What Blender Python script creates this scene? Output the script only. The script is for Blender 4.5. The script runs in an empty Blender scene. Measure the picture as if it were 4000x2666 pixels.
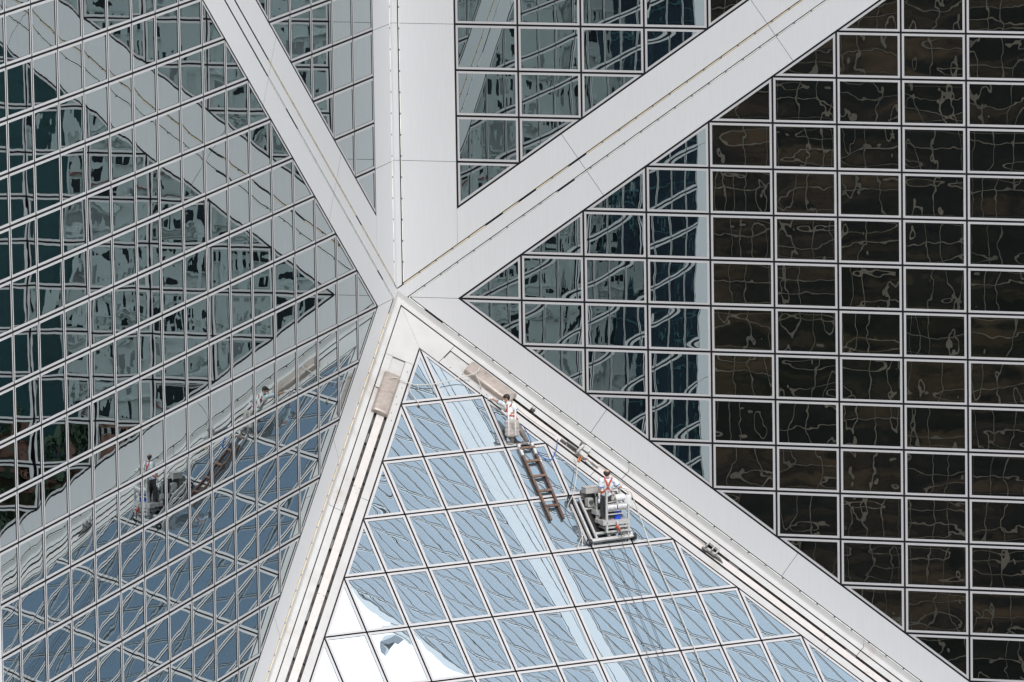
import bpy, bmesh, math, random
from mathutils import Vector, Matrix

random.seed(7)
S2 = math.sqrt(2.0)
H = 4.0 / 3.0            # facade row height (m)
W = H * S2               # facade column width (m)
scene = bpy.context.scene
col = scene.collection

# ------------------------------------------------------------------ camera, world, sun, exposure
cam_d = bpy.data.cameras.new("camera")
cam = bpy.data.objects.new("camera", cam_d)
col.objects.link(cam)
yaw, pit, rol, fpx = 1.8591036738905973, -0.1592809495715942, -0.01582528075339025, 29246.83
dv = Vector((math.cos(pit) * math.cos(yaw), math.cos(pit) * math.sin(yaw), math.sin(pit)))
rv = dv.cross(Vector((0, 0, 1))).normalized()
uv_ = rv.cross(dv)
R2 = rv * math.cos(rol) + uv_ * math.sin(rol)
U2 = uv_ * math.cos(rol) - rv * math.sin(rol)
m = Matrix((R2, U2, -dv)).transposed().to_4x4()
m.translation = Vector((64.30580, -205.16589, 33.17605))
cam.matrix_world = m
cam_d.sensor_width = 36.0
cam_d.lens = 36.0 * fpx / 4000.0
cam_d.clip_start = 1.0
cam_d.clip_end = 6000.0
scene.camera = cam

SUN_DIR = Vector((0.36, -0.60, 0.71)).normalized()      # towards the sun
world = bpy.data.worlds.new("World")
scene.world = world
world.use_nodes = True
nt = world.node_tree
nt.nodes.clear()
N = nt.nodes.new
out = N("ShaderNodeOutputWorld"); bg = N("ShaderNodeBackground")
sky = N("ShaderNodeTexSky"); sky.sky_type = 'NISHITA'; sky.sun_disc = False
sky.sun_elevation = math.asin(SUN_DIR.z)
sky.sun_rotation = math.atan2(SUN_DIR.x, SUN_DIR.y)
sky.air_density = 1.0; sky.dust_density = 0.4; sky.ozone_density = 1.6
tc = N("ShaderNodeTexCoord")
mp = N("ShaderNodeMapping"); mp.inputs['Location'].default_value = (0.35, 0.2, 0.1)
nz = N("ShaderNodeTexNoise"); nz.inputs['Scale'].default_value = 1.6; nz.inputs['Detail'].default_value = 5.0
nz.inputs['Roughness'].default_value = 0.55
sep = N("ShaderNodeSeparateXYZ")
ma = N("ShaderNodeMath"); ma.operation = 'MULTIPLY_ADD'; ma.inputs[1].default_value = 0.55; ma.inputs[2].default_value = -0.008
mz = N("ShaderNodeMath"); mz.operation = 'MULTIPLY_ADD'; mz.inputs[1].default_value = 0.25
mb = N("ShaderNodeMath"); mb.operation = 'ADD'
mr = N("ShaderNodeMapRange"); mr.interpolation_type = 'SMOOTHSTEP'
mr.inputs['From Min'].default_value = 0.38; mr.inputs['From Max'].default_value = 0.66
mr.inputs['To Min'].default_value = 0.12; mr.inputs['To Max'].default_value = 1.0
mx = N("ShaderNodeMix"); mx.data_type = 'RGBA'
mx.inputs['B'].default_value = (25.0, 25.4, 26.0, 1)     # sunlit thin cloud
L = nt.links.new
L(tc.outputs['Generated'], mp.inputs['Vector']); L(mp.outputs['Vector'], nz.inputs['Vector'])
L(tc.outputs['Generated'], sep.inputs['Vector']); L(sep.outputs['Y'], ma.inputs[0])
L(sep.outputs['Z'], mz.inputs[0]); L(ma.outputs[0], mz.inputs[2]); L(nz.outputs['Fac'], mb.inputs[0]); L(mz.outputs[0], mb.inputs[1]); L(mb.outputs[0], mr.inputs['Value'])
L(mr.outputs['Result'], mx.inputs['Factor']); L(sky.outputs['Color'], mx.inputs['A'])
L(mx.outputs['Result'], bg.inputs['Color']); bg.inputs['Strength'].default_value = 0.10
L(bg.outputs['Background'], out.inputs['Surface'])

sun_d = bpy.data.lights.new("sun", 'SUN')
sun_d.energy = 2.9; sun_d.angle = math.radians(25.0); sun_d.color = (1.0, 0.95, 0.89)
sun = bpy.data.objects.new("sun", sun_d); col.objects.link(sun)
sun.location = (60, -100, 90)
sun.rotation_euler = SUN_DIR.to_track_quat('Z', 'Y').to_euler()

scene.view_settings.view_transform = 'Standard'
scene.view_settings.look = 'None'
scene.view_settings.exposure = 0.0
scene.view_settings.gamma = 1.0
scene.view_settings.use_curve_mapping = False
scene.render.engine = 'CYCLES'
scene.cycles.max_bounces = 12
scene.cycles.glossy_bounces = 6
scene.cycles.caustics_reflective = False
scene.cycles.caustics_refractive = False

# ------------------------------------------------------------------ materials
def new_mat(name):
    mt = bpy.data.materials.new(name); mt.use_nodes = True
    t = mt.node_tree; t.nodes.clear()
    o = t.nodes.new("ShaderNodeOutputMaterial")
    return mt, t, o

def simple(name, color, rough=0.5, metal=0.0, var=0.0, scale=8.0, stretch=(1, 1, 1), bump=0.0, dirt=None, dirt_lo=0.55, dirt_hi=0.75, coat=0.0):
    """principled surface whose colour varies with noise; optional dirt colour in patches"""
    mt, t, o = new_mat(name)
    b = t.nodes.new("ShaderNodeBsdfPrincipled")
    b.inputs['Base Color'].default_value = (*color, 1); b.inputs['Roughness'].default_value = rough
    b.inputs['Metallic'].default_value = metal
    if coat: b.inputs['Coat Weight'].default_value = coat
    t.links.new(b.outputs[0], o.inputs[0])
    if var or dirt or bump:
        g = t.nodes.new("ShaderNodeNewGeometry")
        mpn = t.nodes.new("ShaderNodeMapping"); mpn.inputs['Scale'].default_value = stretch
        n = t.nodes.new("ShaderNodeTexNoise"); n.inputs['Scale'].default_value = scale; n.inputs['Detail'].default_value = 6
        t.links.new(g.outputs['Position'], mpn.inputs[0]); t.links.new(mpn.outputs[0], n.inputs['Vector'])
        r = t.nodes.new("ShaderNodeMapRange"); r.inputs['From Min'].default_value = 0.25; r.inputs['From Max'].default_value = 0.75
        r.inputs['To Min'].default_value = 1 - var; r.inputs['To Max'].default_value = 1 + var
        t.links.new(n.outputs['Fac'], r.inputs['Value'])
        mu = t.nodes.new("ShaderNodeVectorMath"); mu.operation = 'SCALE'
        mu.inputs[0].default_value = color; t.links.new(r.outputs[0], mu.inputs['Scale'])
        last = mu.outputs[0]
        if dirt:
            n2 = t.nodes.new("ShaderNodeTexNoise"); n2.inputs['Scale'].default_value = scale * 0.37; n2.inputs['Detail'].default_value = 8
            n2.inputs['Roughness'].default_value = 0.65
            t.links.new(mpn.outputs[0], n2.inputs['Vector'])
            r2 = t.nodes.new("ShaderNodeMapRange"); r2.interpolation_type = 'SMOOTHSTEP'
            r2.inputs['From Min'].default_value = dirt_lo; r2.inputs['From Max'].default_value = dirt_hi
            t.links.new(n2.outputs['Fac'], r2.inputs['Value'])
            mxx = t.nodes.new("ShaderNodeMix"); mxx.data_type = 'RGBA'; mxx.inputs['B'].default_value = (*dirt, 1)
            t.links.new(r2.outputs[0], mxx.inputs['Factor']); t.links.new(last, mxx.inputs['A']); last = mxx.outputs['Result']
        t.links.new(last, b.inputs['Base Color'])
        if bump:
            bp = t.nodes.new("ShaderNodeBump"); bp.inputs['Strength'].default_value = 1; bp.inputs['Distance'].default_value = bump
            t.links.new(n.outputs['Fac'], bp.inputs['Height']); t.links.new(bp.outputs[0], b.inputs['Normal'])
    return mt

def mirror_glass(name, tint, a1, s1, a2, s2, pillow, tilt, haze=0.0, haze_col=(0.5, 0.6, 0.68), lines=0.0):
    """coated facade glass: mirror with slow waves, rolled ripples and edges pinched by the frame"""
    mt, t, o = new_mat(name); nn = t.nodes.new; lk = t.links.new
    tcn = nn("ShaderNodeTexCoord"); oi = nn("ShaderNodeObjectInfo"); ge = nn("ShaderNodeNewGeometry")
    rs = nn("ShaderNodeMath"); rs.operation = 'ADD'; lk(oi.outputs['Random'], rs.inputs[0]); lk(ge.outputs['Random Per Island'], rs.inputs[1])
    wv = nn("ShaderNodeMath"); wv.operation = 'MULTIPLY'; wv.inputs[1].default_value = 91.7; lk(rs.outputs[0], wv.inputs[0])
    def noise(scale, amp, detail):
        n = nn("ShaderNodeTexNoise"); n.noise_dimensions = '4D'; n.inputs['Scale'].default_value = scale
        n.inputs['Detail'].default_value = detail; lk(tcn.outputs['Object'], n.inputs['Vector']); lk(wv.outputs[0], n.inputs['W'])
        k = nn("ShaderNodeMath"); k.operation = 'MULTIPLY'; k.inputs[1].default_value = amp; lk(n.outputs['Fac'], k.inputs[0])
        return k.outputs[0]
    h = [noise(s1, a1, 0.0), noise(s2, a2, 1.0)]
    sp = nn("ShaderNodeSeparateXYZ"); lk(tcn.outputs['UV'], sp.inputs[0])
    wn = nn("ShaderNodeTexWhiteNoise"); wn.noise_dimensions = '1D'; lk(wv.outputs[0], wn.inputs['W'])
    sc3 = nn("ShaderNodeSeparateXYZ"); lk(wn.outputs['Color'], sc3.inputs[0])
    for i, ax in enumerate(('X', 'Y')):
        c = nn("ShaderNodeMath"); c.operation = 'MULTIPLY_ADD'; c.inputs[1].default_value = 2; c.inputs[2].default_value = -1; lk(sp.outputs[ax], c.inputs[0])
        ab = nn("ShaderNodeMath"); ab.operation = 'ABSOLUTE'; lk(c.outputs[0], ab.inputs[0])
        p = nn("ShaderNodeMath"); p.operation = 'POWER'; p.inputs[1].default_value = 7.0; lk(ab.outputs[0], p.inputs[0])
        f = nn("ShaderNodeMath"); f.operation = 'MULTIPLY_ADD'; f.inputs[1].default_value = 1.1 * pillow; f.inputs[2].default_value = 0.2 * pillow
        lk(sc3.outputs['Z'], f.inputs[0])
        k = nn("ShaderNodeMath"); k.operation = 'MULTIPLY'; lk(p.outputs[0], k.inputs[0]); lk(f.outputs[0], k.inputs[1]); h.append(k.outputs[0])
        q = nn("ShaderNodeMath"); q.operation = 'SUBTRACT'; q.inputs[1].default_value = 0.5; lk(sc3.outputs[ax], q.inputs[0])
        q2 = nn("ShaderNodeMath"); q2.operation = 'MULTIPLY'; lk(q.outputs[0], q2.inputs[0]); lk(c.outputs[0], q2.inputs[1])
        q3 = nn("ShaderNodeMath"); q3.operation = 'MULTIPLY'; q3.inputs[1].default_value = tilt; lk(q2.outputs[0], q3.inputs[0]); h.append(q3.outputs[0])
    acc = h[0]
    for e in h[1:]:
        ad = nn("ShaderNodeMath"); ad.operation = 'ADD'; lk(acc, ad.inputs[0]); lk(e, ad.inputs[1]); acc = ad.outputs[0]
    bp = nn("ShaderNodeBump"); bp.inputs['Strength'].default_value = 1.0; bp.inputs['Distance'].default_value = 1.0
    lk(acc, bp.inputs['Height'])
    b = nn("ShaderNodeBsdfPrincipled"); b.inputs['Metallic'].default_value = 1.0; b.inputs['Roughness'].default_value = 0.0
    b.inputs['Base Color'].default_value = (*tint, 1); lk(bp.outputs[0], b.inputs['Normal'])
    if haze:
        dz = nn("ShaderNodeBsdfDiffuse"); dz.inputs['Color'].default_value = (*haze_col, 1)
        mxs = nn("ShaderNodeMixShader"); mxs.inputs[0].default_value = haze
        if lines:       # fritted dots read as faint horizontal lines
            wvn = nn("ShaderNodeTexWave"); wvn.wave_type = 'BANDS'; wvn.bands_direction = 'Z'; wvn.inputs['Scale'].default_value = 14.0
            wvn.inputs['Distortion'].default_value = 0.0
            lk(ge.outputs['Position'], wvn.inputs['Vector'])
            rr = nn("ShaderNodeMapRange"); rr.inputs['To Min'].default_value = haze - lines; rr.inputs['To Max'].default_value = haze + lines
            lk(wvn.outputs['Fac'], rr.inputs['Value']); lk(rr.outputs[0], mxs.inputs[0])
        lk(b.outputs[0], mxs.inputs[1]); lk(dz.outputs[0], mxs.inputs[2]); lk(mxs.outputs[0], o.inputs[0])
    else:
        lk(b.outputs[0], o.inputs[0])
    return mt

M = {}
M['clad'] = simple('white_cladding', (0.66, 0.66, 0.675), 0.42, var=0.035, scale=3.0, stretch=(9, 9, 0.35), dirt=(0.58, 0.56, 0.53), dirt_lo=0.60, dirt_hi=0.85)
M['border'] = simple('roof_edge_cladding', (0.515, 0.51, 0.505), 0.65, var=0.07, scale=2.0, dirt=(0.40, 0.36, 0.32), dirt_lo=0.54, dirt_hi=0.80)
M['frame'] = simple('white_frame', (0.51, 0.50, 0.51), 0.4, var=0.05, scale=1.2, dirt=(0.45, 0.43, 0.40), dirt_lo=0.64, dirt_hi=0.9)
M['gasket'] = simple('black_gasket', (0.012, 0.012, 0.015), 0.6, var=0.3, scale=5)
M['rail'] = simple('dusty_rail', (0.60, 0.565, 0.545), 0.55, var=0.06, scale=6, dirt=(0.38, 0.32, 0.28), dirt_lo=0.58, dirt_hi=0.8)
M['gutter'] = simple('dirty_gutter', (0.10, 0.092, 0.086), 0.8, var=0.4, scale=9, dirt=(0.03, 0.027, 0.025), dirt_lo=0.45, dirt_hi=0.62)
M['bronze'] = simple('weathered_cover', (0.40, 0.345, 0.31), 0.42, metal=0.25, var=0.14, scale=5, stretch=(1, 1, 2.5), dirt=(0.22, 0.18, 0.155), dirt_lo=0.52, dirt_hi=0.78)
M['plate'] = simple('grey_plate', (0.50, 0.49, 0.48), 0.5, var=0.06, scale=5, dirt=(0.35, 0.31, 0.28), dirt_lo=0.5, dirt_hi=0.8)
M['tube'] = simple('clear_light_tube', (0.86, 0.88, 0.82), 0.15, var=0.25, scale=1.7)
M['tube_amber'] = simple('amber_light_tube', (0.86, 0.70, 0.48), 0.2, var=0.25, scale=1.7)
M['glass_wall'] = mirror_glass('wall_mirror_glass', (0.405, 0.468, 0.482), 0.0024, 0.75, 0.00018, 2.3, 0.0007, 0.0020)
M['glass_roof'] = mirror_glass('roof_mirror_glass', (0.485, 0.575, 0.645), 0.0018, 0.65, 0.00026, 2.4, 0.0009, 0.0012, haze=0.11, haze_col=(0.42, 0.52, 0.60), lines=0.03)
M['alu'] = simple('scuffed_aluminium', (0.54, 0.535, 0.525), 0.45, metal=0.1, var=0.15, scale=14, dirt=(0.27, 0.25, 0.24), dirt_lo=0.5, dirt_hi=0.75)
M['alu_dark'] = simple('greasy_metal', (0.16, 0.155, 0.15), 0.45, metal=0.4, var=0.4, scale=20)
M['black'] = simple('black_rubber', (0.02, 0.02, 0.022), 0.55, var=0.3, scale=10)
M['wood'] = simple('old_timber', (0.17, 0.108, 0.078), 0.7, var=0.3, scale=9, stretch=(3, 3, 1), dirt=(0.09, 0.05, 0.04), dirt_lo=0.48, dirt_hi=0.7, bump=0.002)
M['wood_red'] = simple('red_brown_timber', (0.12, 0.06, 0.046), 0.65, var=0.3, scale=9, dirt=(0.13, 0.085, 0.065), dirt_lo=0.5, dirt_hi=0.75, bump=0.002)
M['tape'] = simple('grey_tape', (0.62, 0.62, 0.63), 0.5, var=0.08, scale=20)
M['rope'] = simple('off_white_rope', (0.62, 0.59, 0.54), 0.8, var=0.12, scale=40)
M['cable'] = simple('steel_cable', (0.05, 0.052, 0.058), 0.5, metal=0.3, var=0.2, scale=30)
M['blue_hose'] = simple('blue_hose', (0.03, 0.13, 0.42), 0.4, var=0.1, scale=20)
M['blue_plastic'] = simple('blue_bucket_plastic', (0.02, 0.10, 0.62), 0.35, var=0.12, scale=12, dirt=(0.05, 0.09, 0.33), dirt_lo=0.6, dirt_hi=0.7)
M['white_paper'] = simple('white_paper', (0.70, 0.70, 0.71), 0.8, var=0.03, scale=10)
M['red'] = simple('red_webbing', (0.50, 0.085, 0.045), 0.6, var=0.15, scale=30)
M['skin'] = simple('skin', (0.50, 0.285, 0.19), 0.5, var=0.08, scale=20)
M['hair'] = simple('black_hair', (0.014, 0.012, 0.012), 0.55, var=0.4, scale=60)
M['hair_thin'] = simple('thinning_hair', (0.032, 0.022, 0.018), 0.6, var=0.3, scale=60)
M['shirt'] = simple('pale_mint_shirt', (0.74, 0.82, 0.81), 0.8, var=0.05, scale=7, bump=0.012)
M['shirt2'] = simple('pale_blue_shirt', (0.72, 0.78, 0.84), 0.8, var=0.05, scale=7, bump=0.012)
M['navy'] = simple('blue_trim', (0.06, 0.09, 0.36), 0.7, var=0.1, scale=20)
M['trousers'] = simple('brown_grey_trousers', (0.21, 0.175, 0.16), 0.85, var=0.2, scale=9, bump=0.02)
M['trousers2'] = simple('charcoal_trousers', (0.05, 0.05, 0.056), 0.85, var=0.25, scale=9, bump=0.02)
M['glove'] = simple('white_glove', (0.78, 0.78, 0.78), 0.85, var=0.06, scale=30)
M['shoe'] = simple('grey_shoe', (0.13, 0.115, 0.105), 0.7, var=0.4, scale=25)
M['sole'] = simple('pale_sole', (0.5, 0.48, 0.45), 0.7, var=0.1, scale=25)
M['canvas'] = simple('stained_canvas', (0.44, 0.405, 0.365), 0.9, var=0.15, scale=10, dirt=(0.05, 0.042, 0.038), dirt_lo=0.54, dirt_hi=0.62, bump=0.01)
M['strap'] = simple('pale_webbing', (0.66, 0.62, 0.66), 0.7, var=0.08, scale=30)
M['mask'] = simple('white_mask', (0.74, 0.76, 0.78), 0.8)
M['clear_bag'] = simple('white_plastic_bag', (0.72, 0.74, 0.76), 0.3, var=0.1, scale=12, bump=0.02)
M['copper'] = simple('copper_coupling', (0.45, 0.17, 0.07), 0.4, metal=0.5, var=0.2, scale=30)
M['ground'] = simple('city_ground', (0.10, 0.105, 0.10), 0.9, var=0.4, scale=0.02, dirt=(0.05, 0.08, 0.035), dirt_lo=0.5, dirt_hi=0.56)
M['apartment'] = simple('apartment_wall', (0.50, 0.51, 0.50), 0.8, var=0.08, scale=0.09, stretch=(1, 1, 0.2))
M['dark_window'] = simple('dark_window', (0.018, 0.022, 0.028), 0.15, var=0.5, scale=0.5)
M['grey_window'] = simple('curtained_window', (0.22, 0.22, 0.225), 0.4, var=0.3, scale=0.5)
M['red_trim'] = simple('red_trim', (0.22, 0.07, 0.07), 0.6, var=0.2, scale=0.5)
M['teal_glass'] = simple('teal_glass', (0.055, 0.115, 0.125), 0.12, var=0.18, scale=0.05, stretch=(1, 1, 4))
M['navy_glass'] = simple('navy_glass', (0.018, 0.028, 0.042), 0.1, var=0.5, scale=0.12, stretch=(1, 1, 3))
M['brown_glass'] = simple('bronze_dark_glass', (0.006, 0.005, 0.0045), 0.1, var=0.9, scale=0.5, stretch=(0.35, 0.35, 2.2), dirt=(0.055, 0.033, 0.019), dirt_lo=0.46, dirt_hi=0.70)
M['brown_mullion'] = simple('bronze_mullion', (0.088, 0.066, 0.048), 0.5, var=0.5, scale=0.3)
M['leaf'] = simple('tree_leaf', (0.035, 0.055, 0.028), 0.7, var=0.5, scale=0.8)
M['bark'] = simple('tree_bark', (0.10, 0.075, 0.05), 0.9, var=0.3, scale=3)
M['terracotta'] = simple('terracotta_canopy', (0.22, 0.10, 0.07), 0.8, var=0.2, scale=0.5)

# ------------------------------------------------------------------ object helpers
def tag(o, label=None, cat=None, group=None, kind=None):
    if label: o['label'] = label
    if cat: o['category'] = cat
    if group: o['group'] = group
    if kind: o['kind'] = kind
    return o

def empty(name, loc=(0, 0, 0), rz=0.0):
    o = bpy.data.objects.new(name, None); o.location = loc; o.rotation_euler = (0, 0, rz); o.empty_display_size = 0.3
    col.objects.link(o); return o

def link(name, me, parent=None, loc=(0, 0, 0)):
    o = bpy.data.objects.new(name, me); col.objects.link(o); o.location = loc
    if parent is not None: o.parent = parent
    return o

class MB:
    """collects faces, builds one mesh"""
    def __init__(self): self.v = []; self.f = []; self.mi = []; self.uv = []; self.sm = []
    def add(self, vs, fs, mi=0, uvs=None, smooth=False):
        b = len(self.v); self.v += [tuple(x) for x in vs]
        for f in fs:
            self.f.append([b + i for i in f]); self.mi.append(mi); self.sm.append(smooth)
            self.uv.append([uvs[i] for i in f] if uvs else [(0.5, 0.5)] * len(f))
    def mesh(self, name, mats, fix=True):
        me = bpy.data.meshes.new(name); me.from_pydata(self.v, [], self.f)
        for x in mats: me.materials.append(M[x] if isinstance(x, str) else x)
        me.polygons.foreach_set('material_index', self.mi); me.polygons.foreach_set('use_smooth', self.sm)
        ul = me.uv_layers.new(name='UVMap')
        ul.data.foreach_set('uv', [c for p in self.uv for t in p for c in t])
        if fix:
            bm = bmesh.new(); bm.from_mesh(me); bmesh.ops.recalc_face_normals(bm, faces=bm.faces); bm.to_mesh(me); bm.free()
        me.update(); return me
    def build(self, name, mats, parent=None, loc=(0, 0, 0), fix=True):
        if isinstance(mats, str): mats = [mats]
        return link(name, self.mesh(name, mats, fix), parent, loc)
    # primitives -------------------------------------------------
    def box(self, o, ax, ay, az, mi=0):
        """box from corner o with edge vectors"""
        o, ax, ay, az = Vector(o), Vector(ax), Vector(ay), Vector(az)
        vs = [o + ax * i + ay * j + az * k for k in (0, 1) for j in (0, 1) for i in (0, 1)]
        self.add(vs, [(0, 2, 3, 1), (4, 5, 7, 6), (0, 1, 5, 4), (2, 6, 7, 3), (0, 4, 6, 2), (1, 3, 7, 5)], mi); return self
    def cbox(self, c, ax, ay, az, mi=0):
        c, ax, ay, az = Vector(c), Vector(ax), Vector(ay), Vector(az)
        return self.box(c - ax / 2 - ay / 2 - az / 2, ax, ay, az, mi)
    def bar(self, a, b, w, t, up=(0, 0, 1), mi=0):
        """rectangular bar from a to b, w wide, t thick along up"""
        a, b = Vector(a), Vector(b); d = (b - a); s = d.normalized().cross(Vector(up)).normalized(); n = s.cross(d.normalized())
        return self.cbox((a + b) / 2, d, s * w, n * t, mi)
    def tube(self, pts, r, n=6, mi=0, smooth=True):
        pts = [Vector(p) for p in pts]; vs = []; fs = []
        rr = r if isinstance(r, (list, tuple)) else [r] * len(pts)
        side = None
        for i, p in enumerate(pts):
            d = (pts[min(i + 1, len(pts) - 1)] - pts[max(i - 1, 0)])
            d = d.normalized() if d.length > 1e-9 else Vector((0, 0, 1))
            if side is None:
                side = d.cross(Vector((0.3, 0.2, 1))); side = side.normalized() if side.length > 1e-6 else d.orthogonal().normalized()
            side = (side - d * side.dot(d)).normalized(); bn = d.cross(side)
            vs += [p + (side * math.cos(2 * math.pi * k / n) + bn * math.sin(2 * math.pi * k / n)) * rr[i] for k in range(n)]
        for i in range(len(pts) - 1):
            for k in range(n):
                a = i * n + k; b = i * n + (k + 1) % n; fs.append((a, b, b + n, a + n))
        self.add(vs, fs, mi, smooth=smooth)
        self.add(vs[:n], [tuple(range(n))], mi); self.add(vs[-n:], [tuple(range(n))], mi)
        return self
    def ellipsoid(self, c, ax, ay, az, nu=14, nv=9, mi=0):
        c, ax, ay, az = Vector(c), Vector(ax), Vector(ay), Vector(az); vs = [c + az]; fs = []
        for i in range(1, nv):
            th = math.pi * i / nv
            vs += [c + az * math.cos(th) + (ax * math.cos(2 * math.pi * k / nu) + ay * math.sin(2 * math.pi * k / nu)) * math.sin(th) for k in range(nu)]
        vs.append(c - az); e = len(vs) - 1
        for k in range(nu): fs.append((0, 1 + k, 1 + (k + 1) % nu)); fs.append((e, e - nu + (k + 1) % nu, e - nu + k))
        for i in range(nv - 2):
            for k in range(nu):
                a = 1 + i * nu + k; b = 1 + i * nu + (k + 1) % nu; fs.append((a, b, b + nu, a + nu))
        self.add(vs, fs, mi, smooth=True); return self
    def capsule(self, a, b, ra, rb, n=12, mi=0):
        a, b = Vector(a), Vector(b); d = b - a; Ln = d.length; d = d / Ln; P = []; Rr = []
        for k in range(5):
            t = math.pi / 2 * k / 4; P.append(a - d * ra * math.cos(t)); Rr.append(max(ra * math.sin(t), ra * 0.02))
        for k in range(5):
            t = math.pi / 2 * k / 4; P.append(b + d * rb * math.sin(t)); Rr.append(max(rb * math.cos(t), rb * 0.02))
        return self.tube(P, Rr, n, mi)

def catmull(pts, k=6):
    pts = [Vector(p) for p in pts]
    if len(pts) < 3: return pts
    o = []
    for i in range(len(pts) - 1):
        p0 = pts[max(i - 1, 0)]; p1 = pts[i]; p2 = pts[i + 1]; p3 = pts[min(i + 2, len(pts) - 1)]
        for j in range(k):
            t = j / k
            o.append(0.5 * ((2 * p1) + (p2 - p0) * t + (2 * p0 - 5 * p1 + 4 * p2 - p3) * t * t + (3 * p1 - p0 - 3 * p2 + p3) * t ** 3))
    o.append(pts[-1]); return o

# plane maps: right wall (p,z), left wall (q,z), roof (u along contour, v down the slope); o = height off the plane
def WR(p, z, o=0.0): return Vector((p, -o, z))
def WL(q, z, o=0.0): return Vector((o, -q, z))
E1 = Vector((1, 1, 0)) / S2
E2 = Vector((0.5, -0.5, -1 / S2))
NR = Vector((0.5, -0.5, 1 / S2))
def RF(u, v, o=0.0): return E1 * u + E2 * v + NR * o
def PQ(p, q, o=0.0): return RF((p - q) / S2, p + q, o)
OUT = Vector((1, -1, 0)) / S2
UP = Vector((0, 0, 1))

# convex polygon tools
def clip(poly, a, b, c):
    o = []
    for i in range(len(poly)):
        x0, y0 = poly[i]; x1, y1 = poly[(i + 1) % len(poly)]
        d0 = a * x0 + b * y0 - c; d1 = a * x1 + b * y1 - c
        if d0 <= 1e-9: o.append((x0, y0))
        if (d0 < -1e-9 and d1 > 1e-9) or (d0 > 1e-9 and d1 < -1e-9):
            t = d0 / (d0 - d1); o.append((x0 + (x1 - x0) * t, y0 + (y1 - y0) * t))
    return o

def area(poly): return 0.5 * sum(poly[i][0] * poly[(i + 1) % len(poly)][1] - poly[(i + 1) % len(poly)][0] * poly[i][1] for i in range(len(poly)))

def inset(poly, d):
    """offset a convex CCW polygon inwards (d may be a list per edge)"""
    n = len(poly); o = list(poly)
    for i in range(n):
        x0, y0 = poly[i]; x1, y1 = poly[(i + 1) % n]; l = math.hypot(x1 - x0, y1 - y0)
        if l < 1e-6: continue
        nx, ny = (y1 - y0) / l, -(x1 - x0) / l
        dd = d[i] if isinstance(d, (list, tuple)) else d
        o = clip(o, nx, ny, nx * x0 + ny * y0 - dd)
        if len(o) < 3: return []
    return o

def half(poly, lines):
    for (a, b, c, ins) in lines:
        l = math.hypot(a, b); poly = clip(poly, a / l, b / l, c / l - ins)
        if len(poly) < 3: return []
    return poly

def add_panel(mb, mapf, poly, front=0.0, back=-0.05, mi=0, mside=None):
    n = len(poly); vf = [mapf(x, y, front) for x, y in poly]; vb = [mapf(x, y, back) for x, y in poly]
    mb.add(vf, [tuple(range(n))], mi)
    for i in range(n):
        j = (i + 1) % n; mb.add([vf[i], vf[j], vb[j], vb[i]], [(0, 1, 2, 3)], mi if mside is None else mside)

def add_window(mf, mp_, mapf, poly, org, cell, joint=0.025, fw=0.07, front=0.0, glass=-0.014, back=-0.032):
    """one glazed panel: mitred white frame in mf, pane in mp_ ; org = local origin, cell = (x0,y0,x1,y1)"""
    a = inset(poly, joint)
    if len(a) < 3: return False
    b = inset(a, fw)
    if len(b) < 3 or len(b) != len(a): return False
    n = len(a); P = lambda t, o: mapf(t[0], t[1], o) - org
    for i in range(n):
        j = (i + 1) % n
        mf.add([P(a[i], front), P(a[j], front), P(b[j], front), P(b[i], front)], [(0, 1, 2, 3)], 0)
        mf.add([P(a[i], front), P(a[j], front), P(a[j], back), P(a[i], back)], [(0, 1, 2, 3)], 1)
        mf.add([P(b[i], front), P(b[j], front), P(b[j], glass - 0.004), P(b[i], glass - 0.004)], [(0, 1, 2, 3)], 1)
    x0, y0, x1, y1 = cell
    mp_.add([P(t, glass) for t in b], [tuple(range(n))], 0, uvs=[((t[0] - x0) / (x1 - x0), (t[1] - y0) / (y1 - y0)) for t in b])
    return True

# ------------------------------------------------------------------ setting: ground and the city behind the camera
GZ = -128.0
g = MB(); g.add([(-3000, -3000, GZ), (3000, -3000, GZ), (3000, 3000, GZ), (-3000, 3000, GZ)], [(0, 1, 2, 3)])
tag(g.build('ground', 'ground'), kind='structure')

def block(name, label, c, yawdeg, wid, dep, z1, mat):
    t = empty(name, (c[0], c[1], GZ), math.radians(yawdeg)); tag(t, label, 'building')
    b = MB(); b.box((-wid / 2, 0, 0), (wid, 0, 0), (0, dep, 0), (0, 0, z1 - GZ)); b.build('wall', mat, t)
    return t

# local +Y side lies away; front face is local y=0 facing -Y, so yaw turns -Y towards the tower
def yaw_to_tower(c): return math.degrees(math.atan2(-c[1], -c[0])) + 90

# dark bronze office tower mirrored in the right-hand wall
c = (-84, -345)
t = block('bronze_office_tower', 'dark bronze glass office tower with a thin mullion grid facing the white tower', c, yaw_to_tower(c), 130, 40, 20, 'brown_glass')
mb = MB(); zt = 20 - GZ
x = -65.0
while x <= 65: mb.box((x - 0.045, -0.16, 30), (0.09, 0, 0), (0, 0.16, 0), (0, 0, zt - 30)); x += 1.5
z = 30.0
while z < zt:
    mb.box((-65, -0.12, z), (130, 0, 0), (0, 0.12, 0), (0, 0, 0.09)); mb.box((-65, -0.12, z + 1.25), (130, 0, 0), (0, 0.12, 0), (0, 0, 0.07)); z += 3.4
tag(mb.build('mullion', 'brown_mullion', t), kind='stuff')

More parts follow.
